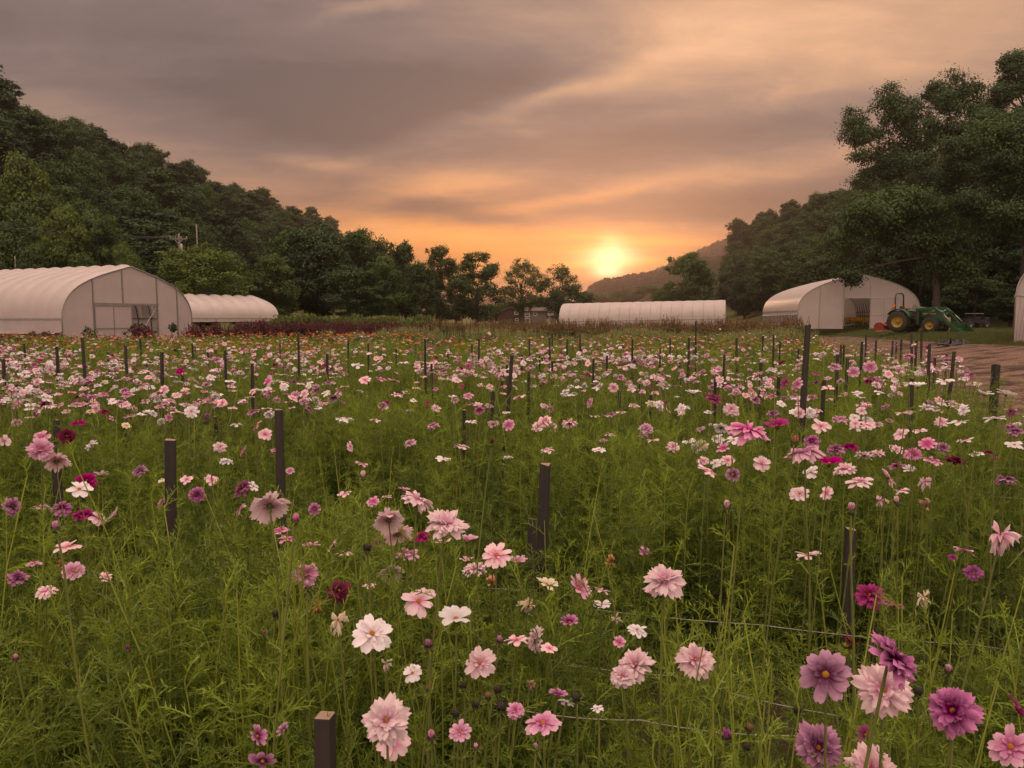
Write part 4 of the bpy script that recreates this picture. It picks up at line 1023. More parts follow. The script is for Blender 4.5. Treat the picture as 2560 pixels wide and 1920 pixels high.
# clumps of bright stalks under the tall blooms
for (px, Y, n) in ((1880, 1.15, 5), (1960, 1.2, 4), (2020, 1.25, 4), (500, 1.75, 5), (560, 1.6, 4), (700, 1.9, 4), (830, 1.7, 4), (1000, 1.6, 5), (1120, 1.7, 4), (2290, 1.6, 5), (2490, 1.5, 5), (360, 1.9, 4), (1700, 1.5, 4)):
    p = at(px, 1200, Y)
    for k in range(n): pts.append((p.x + fr.normal() * .05, Y + fr.normal() * .07, 0, fr.uniform(0, 6.28), fr.normal() * .05, fr.normal() * .05, fr.uniform(.86, 1.06), 7 + fr.integers(3)))
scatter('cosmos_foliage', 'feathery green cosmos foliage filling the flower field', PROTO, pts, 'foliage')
def crop(key, name, label, rows, dens, hs):
    q = []
    for (px0, px1, Y0, Y1) in rows:
        xa, xb = at(px0, 800, (Y0 + Y1) / 2).x, at(px1, 800, (Y0 + Y1) / 2).x
        for k in range(int(dens * (xb - xa) * (Y1 - Y0))):
            x, y = fr.uniform(xa, xb), fr.uniform(Y0, Y1)
            if not in_field(x, y): continue
            q.append((x, y, Hs(x, y), fr.uniform(0, 6.28), fr.normal() * .06, fr.normal() * .06, hs * fr.uniform(.82, 1.15) * (.74 + .5 * patch(x, y, .8, 1)), fr.integers(3)))
    return scatter(name, label, CROPS[key], q, 'crop')
crop('zinnia', 'zinnia_foliage', 'leafy green zinnia rows beyond the cosmos', [(-80, 2120, 15.5, 31), (-60, 480, 31, 34.5), (480, 1100, 31, 40)], 4.2, .98)
crop('maroon', 'amaranth_crop', 'band of dark maroon plumes across the far end of the field', [(600, 1080, 41, 49), (490, 640, 37, 43)], 5, .80)
crop('rust', 'rusty_amaranth_crop', 'tall rust and green plumed band in front of the long greenhouse', [(1180, 2010, 36, 46), (1080, 1260, 44, 49)], 5.5, .77)
crop('pale', 'pale_spike_crop', 'pale yellow green flower spikes in a band before the rusty plumes', [(1500, 2020, 30, 36), (1040, 1560, 32, 35.5), (820, 1100, 36, 40)], 6, .82)
crop('tall', 'tall_green_crop', 'tall green crop along the foot of the valley trees', [(690, 1075, 59, 65)], 4, 1.0)
# loose grass on the lawns beside the path
grass_c = bpy.data.collections.new('grass_kinds'); grass_m = leafy('lawn_grass', (.045, .060, .014), (.125, .140, .038), .3)
for s in range(3):
    r_ = np.random.default_rng(500 + s); b = LeafBuf()
    for k in range(60):
        q = np.array([r_.normal() * .16, r_.normal() * .16, 0]); d_ = unit(np.array([r_.normal() * .5, r_.normal() * .5, 1])); b.tri(q, q + d_ * r_.uniform(.06, .16), .012, unit(np.cross(d_, r_.normal(size=3))), r_.uniform(.1, .9))
    add_proto(grass_c, s, 'grass', b.mesh('grass', [grass_m]))
q = []
for k in range(9000):
    y = fr.uniform(16, 74); x = float(lerp_edge(ER, min(y, 69))) - .1 + fr.random() * max(1., .74 * y + 2 - float(lerp_edge(ER, min(y, 69)))) if fr.random() < .8 else float(lerp_edge(EL, min(y, 69))) + fr.normal() * .25 - .15
    a, b_ = float(lerp_edge(EL, min(y, 69))), float(lerp_edge(ER, min(y, 69)))
    if a + .25 < x < b_ - .25 and y < 68 or x > .75 * y + 3: continue
    q.append((x, y, Hs(x, y), fr.uniform(0, 6.28), 0, 0, fr.uniform(.6, 1.3), fr.integers(3)))
scatter('lawn_grass', 'short lawn grass between the chip path and the arched greenhouse', grass_c, q, 'grass')
# ------------------------------------------------------------------ flowers
def petal_mat(name, base, tip, trans=.35, lo=.12, hi=.72):
    m, g = new_mat(name)
    tt = g.attr('tint'); oi = g.n('ShaderNodeObjectInfo').outputs['Random']
    n = g.noise(g.coord('Object'), 6, 3, .6)
    f = g.m('ADD', tt, g.m('MULTIPLY', g.m('SUBTRACT', n, .5), .35), clamp=True)
    c = g.mix(g.mr(f, lo, hi), base, tip)
    hs = g.n('ShaderNodeHueSaturation'); g.set(hs.inputs['Color'], c); g.set(hs.inputs['Saturation'], g.mr(oi, 0, 1, .75, 1.2)); g.set(hs.inputs['Value'], g.mr(oi, 0, 1, .86, 1.08)); c = hs.outputs[0]
    d = g.n('ShaderNodeBsdfDiffuse'); g.set(d.inputs[0], c); t = g.n('ShaderNodeBsdfTranslucent'); g.set(t.inputs[0], c)
    mx = g.n('ShaderNodeMixShader'); mx.inputs[0].default_value = trans
    g.t.links.new(d.outputs[0], mx.inputs[1]); g.t.links.new(t.outputs[0], mx.inputs[2]); g.t.links.new(mx.outputs[0], g.out.inputs['Surface']); return m
PET = {
    'w': petal_mat('petals_white', (.66, .56, .58), (.76, .72, .76)), 'p': petal_mat('petals_pale_pink', (.60, .22, .38), (.77, .57, .62), .35, .1, .66),
    'k': petal_mat('petals_pink', (.44, .09, .26), (.68, .40, .54), .35, .2, .9), 'r': petal_mat('petals_mauve', (.13, .010, .08), (.54, .25, .44), .35, .28, .95),
    'm': petal_mat('petals_magenta', (.16, .005, .06), (.40, .05, .22), .35, .2, .9), 'b': petal_mat('petals_burgundy', (.07, .003, .022), (.17, .010, .05)),
    'c': petal_mat('petals_cream', (.58, .44, .30), (.70, .62, .50)), 'v': petal_mat('petals_purple', (.15, .02, .12), (.36, .08, .28)),
    't': petal_mat('petals_withered', (.20, .10, .05), (.46, .26, .16), .2), 'x': petal_mat('petals_dried', (.05, .02, .018), (.12, .04, .035), .1)}
CNAME = {'w': 'white', 'p': 'pale pink', 'k': 'pink', 'r': 'mauve', 'm': 'magenta', 'b': 'burgundy', 'c': 'cream', 'v': 'purple', 't': 'tan', 'x': 'dark dried'}
disc_m = simple('disc_yellow', (.62, .30, .02), (.40, .16, .01), 60, .8, bstr=.5)
calyx_m = leafy('calyx_green', (.05, .075, .016), (.12, .15, .03), .1)
fstem_m = simple('flower_stem', (.15, .17, .035), (.085, .11, .025), 14, .6)
dead_m = simple('seed_head_brown', (.035, .024, .018), (.018, .014, .012), 40, .9, bstr=.5)
ripe_m = simple('seed_head_tan', (.20, .12, .05), (.08, .05, .025), 40, .9, bstr=.5)
def petals(buf, r, n, L, Wd, pitch, cup, jit=.12, r0=.07, teeth=.07, ph0=0., nu=4, nv=5, ruffle=.04, tw=.25):
    """ring of petals: buf.v/t/qu; axis +z"""
    for k in range(n):
        az = ph0 + 2 * PI * (k + r.uniform(-jit, jit) * 1.5) / n; Lk = L * r.uniform(.88, 1.08); pt = pitch + r.normal() * jit; ca, sa = math.cos(az), math.sin(az); tws = r.normal() * tw; W_ = Wd * r.uniform(.88, 1.1); c_ = cup + r.normal() * .08
        b = len(buf.v); ph = r.uniform(0, 6)
        for j in range(nv + 1):
            s = j / nv; wid = W_ * (.16 + .84 * math.sin(min(1, s * 1.18) * PI * .56) ** 1.1) * (1 if s < .9 else .86)
            ang = pt - c_ * s                                    # petal arches outwards
            for i in range(nu + 1):
                q = (i / nu - .5) * 2; e = teeth * (1 if i % 2 else -.25) * (s > .95) - .06 * q * q * s ** 3
                rad = (s + e) * Lk; lx = r0 + rad * math.cos(ang); lz = rad * math.sin(ang) + .06 * q * q * W_ + ruffle * math.sin(q * 3 + ph) * s + tws * q * wid * .4
                ly = q * wid * .5
                buf.v.append(np.array([lx * ca - ly * sa, lx * sa + ly * ca, lz])); buf.t.append(s * min(1, .25 + .75 * L / .95))
        w = nu + 1
        for j in range(nv):
            for i in range(nu): buf.qu.append((b + j * w + i, b + j * w + i + 1, b + (j + 1) * w + i + 1, b + (j + 1) * w + i)); buf.mq.append(0)
def corolla(form, seed, lod=0):
    r = np.random.default_rng(seed); b = LeafBuf(); nu, nv = (4, 5) if not lod else (2, 3)
    A = dict(nu=nu, nv=nv)
    if form == 'S': petals(b, r, 8, .95, .60, .30, .35, **A)
    elif form == 'C': petals(b, r, 8, .95, .46, .85, .45, **A)
    elif form == 'M': petals(b, r, 9, .95, .52, .16, .22, **A); petals(b, r, 9, .62, .34, .55, .5, ph0=.3, **A); petals(b, r, 6, .36, .24, .9, .5, ph0=.1, **A)
    elif form == 'D': petals(b, r, 12, .96, .50, .10, .25, jit=.2, ruffle=.09, teeth=.12, **A); petals(b, r, 12, .82, .44, .42, .3, jit=.22, ruffle=.10, teeth=.12, ph0=.2, **A); petals(b, r, 12, .60, .36, .80, .3, jit=.25, ruffle=.1, teeth=.12, **A); petals(b, r, 7, .40, .24, 1.15, .2, jit=.25, ph0=.4, **A)
    elif form == 'B': petals(b, r, 14, .95, .44, .34, .60, jit=.2, ruffle=.06, teeth=.12, **A); petals(b, r, 11, .80, .34, .62, .5, jit=.22, ruffle=.08, ph0=.2, **A)     # seen from the back
    elif form == 'W': petals(b, r, 8, .95, .30, -.5, .9, jit=.5, ruffle=.22, teeth=.14, tw=.9, **A); petals(b, r, 6, .6, .26, .5, .3, jit=.5, ruffle=.2, tw=.9, **A)
    elif form == 'K': petals(b, r, 7, 1.35, .95, 1.28, -.50, jit=.05, r0=.22, **A); petals(b, r, 5, 1.25, .8, 1.38, -.45, jit=.05, r0=.1, **A)
    me = np_mesh('corolla', np.array(b.v), [np.array(b.qu)], [], midx=None, attrs={'tint': b.t}, smooth=True); return me
GEO = {}
def corolla_mesh(form, col, lod, var):
    key = (form, col, lod, var)
    if key not in GEO:
        g0 = (form, lod, var)
        if g0 not in GEO: GEO[g0] = corolla(form, 900 + hash_(form) * 31 + var, lod)
        m = GEO[g0].copy(); m.materials.clear(); m.materials.append(PET[col]); GEO[key] = m
    return GEO[key]
def hash_(s): return sum(ord(c) * (i + 3) for i, c in enumerate(s))
def disc_mesh():
    mb = MB(); mb.lathe([(.13, .02), (.15, .07), (.12, .13), (.06, .17), (.001, .18)], 14)
    r = np.random.default_rng(5)
    for k in range(26):
        a = k * 2.4; q = .14 * math.sqrt(k / 26); mb.lathe([(.018, 0), (.02, .05), (.001, .065)], 5, c=(q * math.cos(a), q * math.sin(a), .16 - .9 * q * q * 4 * .9))
    return mb.mesh('flower_centre', disc_m)
DISC = disc_mesh()
def calyx_mesh():
    r = np.random.default_rng(6); b = LeafBuf(); prof_ = [(.03, -.22), (.10, -.17), (.15, -.08), (.15, .01)]
    n = 10
    for i, (q, z) in enumerate(prof_):
        for j in range(n): th = 2 * PI * j / n; b.v.append(np.array([q * math.cos(th), q * math.sin(th), z])); b.t.append(.3)
    for i in range(3):
        for j in range(n): b.qu.append((i * n + j, i * n + (j + 1) % n, (i + 1) * n + (j + 1) % n, (i + 1) * n + j)); b.mq.append(0)
    for k in range(8):
        th = 2 * PI * k / 8; a = np.array([math.cos(th), math.sin(th), 0]); s = np.array([-a[1], a[0], 0]); p = a * .14 + np.array([0, 0, -.07]); b.tri(p, p + a * .30 + np.array([0, 0, .03 - .1 * (k % 2)]), .07, s, .5)
    return b.mesh('calyx', [calyx_m])
CALYX = calyx_mesh()
SEED = MB().lathe([(.05, -.5), (.45, -.35), (.8, 0), (.85, .35), (.55, .7), (.2, .85), (.001, .9)], 10)
for k in range(30):
    a = k * 2.4; zz = -.2 + 1.0 * k / 30; q = .85 * math.sqrt(max(.1, 1 - ((zz - .2) / .9) ** 2)); SEED.bar((q * .8 * math.cos(a), q * .8 * math.sin(a), zz), (q * 1.25 * math.cos(a), q * 1.25 * math.sin(a), zz + .3), .09)
SEED_D, SEED_T = SEED.mesh('seed_cone', dead_m), SEED.mesh('seed_cone', ripe_m)

# landmarks the labels can point to
LAND = []           # (px, py, phrase)
HEADS = []
def stem_mesh(h, dx, dy, bend, r0=.0022):
    P = [Vector((0, 0, 0)), Vector((dx * .12, dy * .12, h * .3)), Vector((dx * .45, dy * .45, h * .65)), Vector((dx * .85, dy * .85, h * .92)), Vector((dx, dy, h))]
    P = [np.array(p) for p in P]; k1, k2 = fr.normal(size=2) * .012, fr.normal(size=2) * .014
    P[1][:2] += k1; P[2][:2] += k2; Q = []
    for a, b in zip(P[:-1], P[1:]): Q += [a, (a + b) / 2]
    Q.append(P[-1]); Q = [(Q[max(i - 1, 0)] + 2 * q + Q[min(i + 1, len(Q) - 1)]) / 4 if 0 < i < len(Q) - 1 else q for i, q in enumerate(Q)]
    b = LeafBuf(); b.tube(Q, r0 * 1.3, r0 * .8, 5, .5, 0)
    for i in range(3, 7):
        if fr.random() < .62:
            an = fr.uniform(0, 6.28)
            for s in (0, PI): feather(b, fr, Q[i], np.array([math.cos(an + s), math.sin(an + s), .8]), .075 * fr.uniform(.5, 1.2) * (1.2 - .1 * i), .0022, 4, 1, .62); 
            for k in range(len(b.mq)): pass
    n5 = 5 * (len(Q) - 1)
    b.mq = [0] * n5 + [1] * (len(b.mq) - n5); b.mt = [1] * len(b.mt)
    return b.mesh('stem', [fstem_m, thread_m])
ULAB = {'S': 'single cosmos', 'C': 'cupped cosmos', 'M': 'half double cosmos', 'D': 'double cosmos', 'B': 'full cosmos seen from its back', 'W': 'withered cosmos', 'K': 'cosmos bud', 'H': 'dried cosmos seed head'}
FACE = {'f': 'facing the viewer', 'o': 'tilted forward', 'u': 'edge on', 'b': 'turned away', 'l': 'leaning left', 'r': 'leaning right', 'd': 'drooping', 'e': 'domed and seen from the side', 'E': 'seen from the side'}
def flower(px, py, Y, dia, form, col, face, near=True, rs=None, ppx=None):
    """dia: real diameter in metres; ppx: diameter in photo pixels"""
    r = rs or fr; p = at(px, py, Y)
    tocam = Vector((-p.x, -p.y, CAMH - p.z)).normalized(); rd = Vector((r.normal(), r.normal(), r.normal())) * .13
    ax = {'f': tocam * 1.0 + Vector((0, 0, .25)), 'o': tocam * .6 + Vector((0, 0, .75)), 'u': Vector((0, 0, 1)) + tocam * .02, 'b': tocam * -.55 + Vector((0, 0, .62)), 'l': Vector((-.75, -.25, .6)), 'r': Vector((.75, -.25, .6)), 'd': Vector((.2, -.6, -.35)), 'e': Vector((.30, .12, .9)), 'E': Vector((-.2, .1, .95))}[face] + rd
    ax.normalize(); q = ax.to_track_quat('Z', 'Y'); rot = (q.to_matrix() @ Matrix.Rotation(r.uniform(0, 6.28), 3, 'Z')).to_euler()
    gz = Hs(p.x, p.y); h = max(.15, p.z - gz) ; R_ = dia / 2
    nk = p - ax * R_ * .22                       # stem joins the calyx
    bx, by = r.normal() * .05, abs(r.normal()) * .05; base = Vector((nk.x - ax.x * .06 + bx, nk.y - ax.y * .06 + by, gz))
    nm = {'K': 'flower_bud', 'H': 'seed_head', 'W': 'withered_flower'}.get(form, 'cosmos_flower')
    o = thing(nm, None, {'K': 'flower bud', 'H': 'seed head', 'W': 'withered flower'}.get(form, 'flower'), base)
    HEADS.append(dict(o=o, px=px, py=py, form=form, col=col, face=face, d=ppx or dia * F / Y, Y=Y))
    var = int(r.integers(4 if near else 3)); hl = nk - base
    if near: link('stem', stem_mesh(hl.z, hl.x, hl.y, 0, .0016 + .0012 * r.random()), o)
    else:
        link('stem', STEM1, o, rot=hl.to_track_quat('Z', 'Y').to_euler(), sc=(1, 1, hl.length))
    pl_ = p - base
    if form == 'H':
        link('seed_cone', SEED_D if col == 'x' else SEED_T, o, pl_, rot, (R_ * .8,) * 3); link('calyx', CALYX, o, pl_ - ax * R_ * .4, rot, (R_ * 4.2,) * 3)
    elif form == 'K':
        link('bud_petals', corolla_mesh('K', col, 0, var), o, pl_ - ax * R_ * .7, rot, (R_ * 1.0,) * 3); link('calyx', CALYX, o, pl_ - ax * R_ * .45, rot, (R_ * 4.6,) * 3)
    else:
        link('corolla', corolla_mesh(form, col, 0 if near else 1, var), o, pl_, rot, (R_,) * 3)
        if form in 'SMCD' and (near or form in 'SM'): link('flower_centre', DISC, o, pl_, rot, (R_ * (.9 if form != 'D' else .7),) * 3)
        if near: link('calyx', CALYX, o, pl_, rot, (R_,) * 3)
    return o
STEM1 = MB().tube([(0, 0, 0), (.012, .004, .35), (.008, -.004, .7), (0, 0, 1)], [.0034, .003, .0026, .0022], 4, cap=False).mesh('stem', fstem_m)
HERO = '''
2065 1687 132 M r f;2233 1648 144 D r r;2209 1725 134 D p f;2382 1776 124 D r f;2046 1869 120 D r f;2178 1925 128 D p f;2528 1869 112 M k l;2540 1780 92 C m r;1739 1650 100 D p o;2131 1612 50 W x d;
1817 1836 40 K v u;1873 1819 30 H t u;1993 1776 28 H x u;2295 1729 32 H x u;1867 1869 28 H x u;2371 1671 30 K k u;2411 1377 50 S k u;2433 1430 46 D v o;2382 1393 24 D v u;2174 1488 72 D m o;2233 1510 56 M m u;2310 1492 58 W c u;
2019 1389 62 S p u;2165 1838 52 C m l;2501 1337 96 W p u;930 1585 106 M w f;1200 1657 84 M p f;965 1801 124 D p f;984 1858 84 S p f;1150 1829 58 M k o;1358 1809 92 M k o;1288 1776 46 D k o;1393 1741 56 C r u;1416 1757 46 S w b;
1587 1661 94 D p o;1556 1690 66 D p o;1661 1449 102 D p o;1626 1486 50 C k u;1443 1473 78 C k r;1367 1465 62 C c u;1241 1389 76 M p o;1292 1407 58 C k u;1187 1424 66 D p u;1167 1403 42 C p u;977 1432 64 B c b;1019 1385 60 B k u;1140 1550 98 C w u;
1047 1504 86 S p o;1338 1597 66 D p l;1292 1601 60 S p u;1373 1622 46 S p u;1424 1558 52 C r u;1505 1512 48 S w u;1540 1545 40 W c o;1593 1576 52 M w u;1505 1477 40 S p u;1070 1609 34 K r u;1078 1836 32 K k u;1190 1865 22 K k u;1340 1865 20 K k u;
1328 1710 36 W t o;1323 1512 58 W c o;1229 1457 42 W t d;1159 1714 26 H x u;1245 1725 30 H x u;1253 1768 36 H x u;1441 1745 32 H x u;1189 1762 28 H x u;1140 1784 28 H x u;1220 1739 26 H t u;1070 1722 24 H t u;1529 1403 38 W t d;1614 1381 34 W k d;
1031 1683 50 S w o;965 1660 44 W c o;1494 1772 34 S w u;1249 1599 28 K r u;1548 1605 34 S k o;674 1264 96 B p b;739 1294 30 K k u;971 1299 82 B p b;994 1335 72 B p b;1044 1250 86 B p e;1009 1227 34 C k u;1115 1310 106 D p o;1168 1354 64 C k u;1111 1360 48 C p u;
1054 1343 48 D m u;786 1272 32 M r f;946 1360 34 D r f;604 1221 52 D m l;633 1216 32 S w r;763 1436 72 D k o;770 1462 28 K k u;848 1477 64 D b o;924 1470 40 C p u;778 1367 46 C k u;832 1364 40 S p l;862 1384 48 S p u;701 1327 42 S k u;717 1349 42 S k u;601 1273 34 S k l;
862 1235 36 S p u;933 1254 34 M k o;967 1243 26 S k u;908 1185 24 K p u;845 1550 76 W c o;794 1515 44 W t o;690 1536 26 H x u;664 1583 22 K v u;737 1588 20 K b u;918 1370 28 H x u;183 1428 56 M k o;43 1443 48 D r u;115 1479 50 B p u;171 1368 64 S p u;155 1410 36 W t o;84 1410 38 M k u;
264 1442 32 M p o;641 1842 60 C r r;657 1900 72 S r d;711 1827 44 C r l;39 1642 22 K k u;319 1619 18 K v u;103 1123 60 D k o;105 1093 40 S k o;142 1152 62 B p b;167 1090 40 D b f;196 1057 40 M m u;216 1202 52 D m o;198 1224 62 S w o;253 1189 38 C p u;350 1177 36 D r o;31 1266 48 D r r;
155 1270 50 B r o;103 1268 38 S k u;138 1313 30 K k u;245 1296 42 S p r;210 1288 52 D m u;290 1288 42 C p l;408 1259 32 C r l;492 1237 40 D r f;467 1199 32 S p o;529 1200 34 S p o;325 1041 30 M k u;10 1103 34 S p o;608 1127 32 M k l;643 1064 30 S k l;663 1086 34 S p f;634 1029 34 M r u;517 1043 26 K v u;
725 1177 22 M k o;1424 1058 40 B p b;1272 1062 32 M k f;1361 1053 36 D p o;1345 1068 32 S p o;1380 1066 30 D p o;1233 1060 30 S p b;1153 1117 40 S p u;1369 1125 38 M p u;1521 1086 32 S p u;1509 1105 26 C k u;1616 1072 38 D k o;1632 1101 34 S p u;1608 1086 28 M r u;1682 1117 34 D p o;
1871 1078 104 B k e;1943 1068 66 C m u;2011 1132 88 B k E;2073 1162 70 C m u;1988 1099 30 K t u;2112 1173 56 D p u;2030 1103 40 D r o;2052 1066 46 S p o;2100 1049 38 D k u;1904 1160 44 S p f;1834 1101 44 S w u;1795 1097 32 M w o;1809 1123 36 C k o;1758 1152 32 S p o;1789 1158 30 S w o;1820 1150 36 S p o;
1766 1177 52 M p u;2262 1033 46 S p u;1999 1235 50 M p o;2314 1204 44 W p o;2149 1204 66 M p u;2221 1195 52 M p r;2067 1233 38 S p l;2028 1181 38 S w l;2089 1123 44 D r u;2126 1117 38 D m u;2283 1134 42 D k o;2318 1109 42 M k o;2357 1121 36 D r o;2332 1152 48 M k u;2242 1164 44 M k u;2194 1134 34 D p u;
2240 1123 36 M p o;2487 1047 50 S w u;2396 1057 46 S w u;2536 1113 42 S w u;2412 1103 40 S p u;2513 1200 46 B r b;2252 1086 40 S p l;2301 1078 36 S p u;2273 1175 32 C w u;2485 1150 26 C m u;2472 1130 26 M m u;2242 1249 24 K p u;2318 1263 40 W t d;2256 1228 38 S p u;2202 1251 36 W p o;
2176 917 34 M k f;2134 930 30 S k f;2087 917 34 D k u;2040 934 26 M m u;2361 954 42 S w u;2295 967 44 C w u;2274 960 34 S w u;2462 987 42 C w u;2515 987 46 C w u;1992 960 36 M k l;1966 961 36 C m l;2071 971 32 S p u;1733 985 42 C w u;1784 996 42 D m u;1828 1023 42 D p o;1933 1033 30 D r u;2272 891 28 D k u;
1474 1006 28 M k l;1486 1041 28 S w u;1534 969 26 M p f;1171 989 26 M k o;1299 992 34 S p u;1008 907 30 S w u;912 950 30 S p o;953 948 30 M k u;986 952 30 M k u;895 914 34 S w u;1817 1261 30 K p u;2128 1267 30 K k u;1230 1105 20 K b u
'''
for rec in HERO.replace('\n', '').split(';'):
    if not rec.strip(): continue
    px, py, d, form, col, face = rec.split(); px, py, d = float(px), float(py), float(d)
    real = {'K': .022, 'H': .022, 'W': .060, 'D': .076, 'B': .080}.get(form, .075)
    if form in 'KH': real *= 1.0 + max(0, (d - 26)) / 60
    Y = F * real / d; lim = (.80 if py > 1100 else .88) * F / max(40, py - 795) * 1.0
    Y = min(Y, CAMH * 50)
    hmin = .93 if py > 1350 else .95
    Ymax = (CAMH - hmin) / math.tan(math.atan((py - 960) / F) + PITCH) if py > 820 else 99
    Y = max(.72, min(Y, Ymax))
    flower(px, py, Y, d * Y / F, form, col, face, True, ppx=d)
n_hero = sum(1 for h in HEADS if h['o'].name.startswith('cosmos_flower'))

# -- the rest of the bloom: thousands of heads scattered over the beds
cand = []
def dens(x, y):
    if y < 3.2: base = 3.0
    elif y < 4.6: base = 12 if 700 < x / y * F + 1280 < 1750 else 19
    elif y < 6.2: base = 20
    elif y < 13: base = 30
    elif y < 17: base = 7
    else: base = 2.2
    px = x / y * F + 1280
    if y < 4.3 and 1150 < px < 1720: base *= .4
    if y > 4 and px > 1700 and y < 10: base *= 1.7
    if y > 4 and px < 900 and 5.5 < y < 11: base *= 1.5
    return base * (.26 + 2.3 * patch(x, y, .8, .6) ** 2.4)
for k in range(60000):
    y = math.sqrt(fr.uniform(2.6 ** 2, 25 ** 2)); w = .72 * y + .6; x = fr.uniform(-w, w)
    tot = 60000 / (.72 * (25 ** 2 - 2.6 ** 2))
    if not in_field(x, y) or row_phase(x, y) < .2 and y < 12: continue
    if fr.random() > dens(x, y) / tot: continue
    hgt = .90 + abs(fr.normal()) * .12; 
    cand.append((x, y, hgt))
hp = [(h['px'], h['py'], h['d']) for h in HEADS]
vis = []
for (x, y, hgt) in cand:
    px, py = to_px((x, y, hgt))
    if any(abs(px - a) < (d + 28) * .5 and abs(py - b) < (d + 20) * .4 for a, b, d in hp): continue
    vis.append((y, x, hgt, px, py))
vis.sort()
def rnd_flower(x, y):
    pm = patch(x, y, .45, 3.); u = fr.random()
    wts = {'w': .36, 'p': .36, 'k': .15, 'r': .07, 'm': .05, 'c': .03, 'b': .01} if pm < .62 else {'w': .20, 'p': .40, 'k': .24, 'r': .08, 'm': .05, 'c': .02, 'b': .01}
    ks = list(wts); pr = np.array([wts[k] for k in ks]); col = ks[fr.choice(len(ks), p=pr / pr.sum())]
    form = 'SSSSCMMDDB'[fr.integers(10)]; face = 'uuuuuuuooflrb'[fr.integers(13)]
    if form == 'B': face = 'b'
    return form, col, face
rest = []
for (y, x, hgt, px, py) in vis:
    form, col, face = rnd_flower(x, y); dia = .076 * fr.uniform(.75, 1.15)
    if n_hero < 300 and -30 < px < 2590 and py < 1930:
        flower(px, py, y, dia, form, col, face, y < 4.5); n_hero += 1
    else: rest.append((x, y, hgt, form, col, face, dia))
# stuff: heads with their stems, one mesh per kind, scattered
fcoll = bpy.data.collections.new('bloom_kinds'); idx = {}; q = []
def head_stem_mesh(form, col, var):
    cm = corolla_mesh(form, col, 1, var); v = np.empty(len(cm.vertices) * 3, np.float32); cm.vertices.foreach_get('co', v); v = v.reshape(-1, 3) * .034
    nq = len(cm.polygons); fv = np.empty(len(cm.loops), np.int32); cm.loops.foreach_get('vertex_index', fv); tt = np.empty(len(v), np.float32); cm.attributes['tint'].data.foreach_get('value', tt)
    st = MB().tube([(0, 0, -.0), (.01, .0, -.3), (0, .01, -.6)], .003, 4, cap=False); sv = np.array(st.v, np.float32); sf = np.array(st.f) + len(v)
    ds = np.array([(.006 * math.cos(a), .006 * math.sin(a), .005) for a in np.arange(8) * PI / 4], np.float32); df = np.arange(8).reshape(2, 4) + len(v) + len(sv)
    return np_mesh('bloom', np.concatenate([v, sv, ds]), [fv.reshape(-1, 4), sf, df], [PET[col], fstem_m, disc_m], midx=[0] * nq + [1] * len(sf) + [2] * 2, attrs={'tint': np.concatenate([tt, np.zeros(len(sv) + 8)])})
kk = 0
for form in 'SCMDB':
    for col in 'wpkrmcb':
        for var in range(2): add_proto(fcoll, kk, 'bloom', head_stem_mesh(form, col, var)); idx[(form, col, var)] = kk; kk += 1
for a_ in list(fcoll.objects): pass
# collection children are picked in name order: zero-pad
for o_ in fcoll.objects: 
    a, b = o_.name.split('_', 1); o_.name = '%03d_%s' % (int(a), b)
for (x, y, hgt, form, col, face, dia) in rest:
    tl = {'u': .10, 'o': .45, 'f': .9, 'l': .7, 'r': .7, 'b': .6}[face]; an = {'o': 0, 'f': 0, 'l': 1.57, 'r': -1.57, 'b': 3.14, 'u': fr.uniform(0, 6)}[face]
    # tilt towards the viewer = rotate about x by +tl
    q.append((x, y, hgt, fr.normal() * .3, tl * math.cos(an) * 1.0 + fr.normal() * .1, -tl * math.sin(an) * .8 + fr.normal() * .1, dia / .068, idx[(form, col, fr.integers(2))]))
scatter('distant_cosmos_flowers', 'countless small white and pink cosmos blooms farther back in the field', fcoll, q, 'flowers')
print('cosmos', n_hero, 'rest', len(rest))

# -- zinnias
zin = {}
zcol = {'orange': leafy('zinnia_orange', (.36, .07, .01), (.62, .20, .03), .2), 'coral': leafy('zinnia_coral', (.40, .08, .05), (.62, .22, .15), .2), 'red': leafy('zinnia_red', (.30, .02, .012), (.48, .06, .03), .2), 'yellow': leafy('zinnia_yellow', (.48, .24, .04), (.62, .38, .08), .2), 'pink': leafy('zinnia_pink', (.50, .16, .22), (.68, .32, .36), .2)}
def zinnia_mesh(c, seed):
    r = np.random.default_rng(seed); b = LeafBuf()
    petals(b, r, 12, 1, .42, .05, .25, nu=2, nv=2, tw=.1); petals(b, r, 10, .72, .38, .25, .3, nu=2, nv=2, tw=.1); petals(b, r, 7, .42, .3, .5, .3, nu=2, nv=2, tw=.1)
    v = np.array(b.v) * .038; st = MB().tube([(0, 0, .0), (.006, 0, -.2), (0, 0, -.45)], .005, 4, cap=False); sv = np.array(st.v); sf = np.array(st.f) + len(v)
    return np_mesh('zinnia', np.concatenate([v, sv]), [np.array(b.qu), sf], [zcol[c], fstem_m], midx=[0] * len(b.qu) + [1] * len(sf), attrs={'tint': list(np.clip(b.t, 0, 1)) + [0] * len(sv)}, smooth=True)
for c in zcol: zin[c] = [zinnia_mesh(c, 40 + k) for k in range(2)]
zc = []
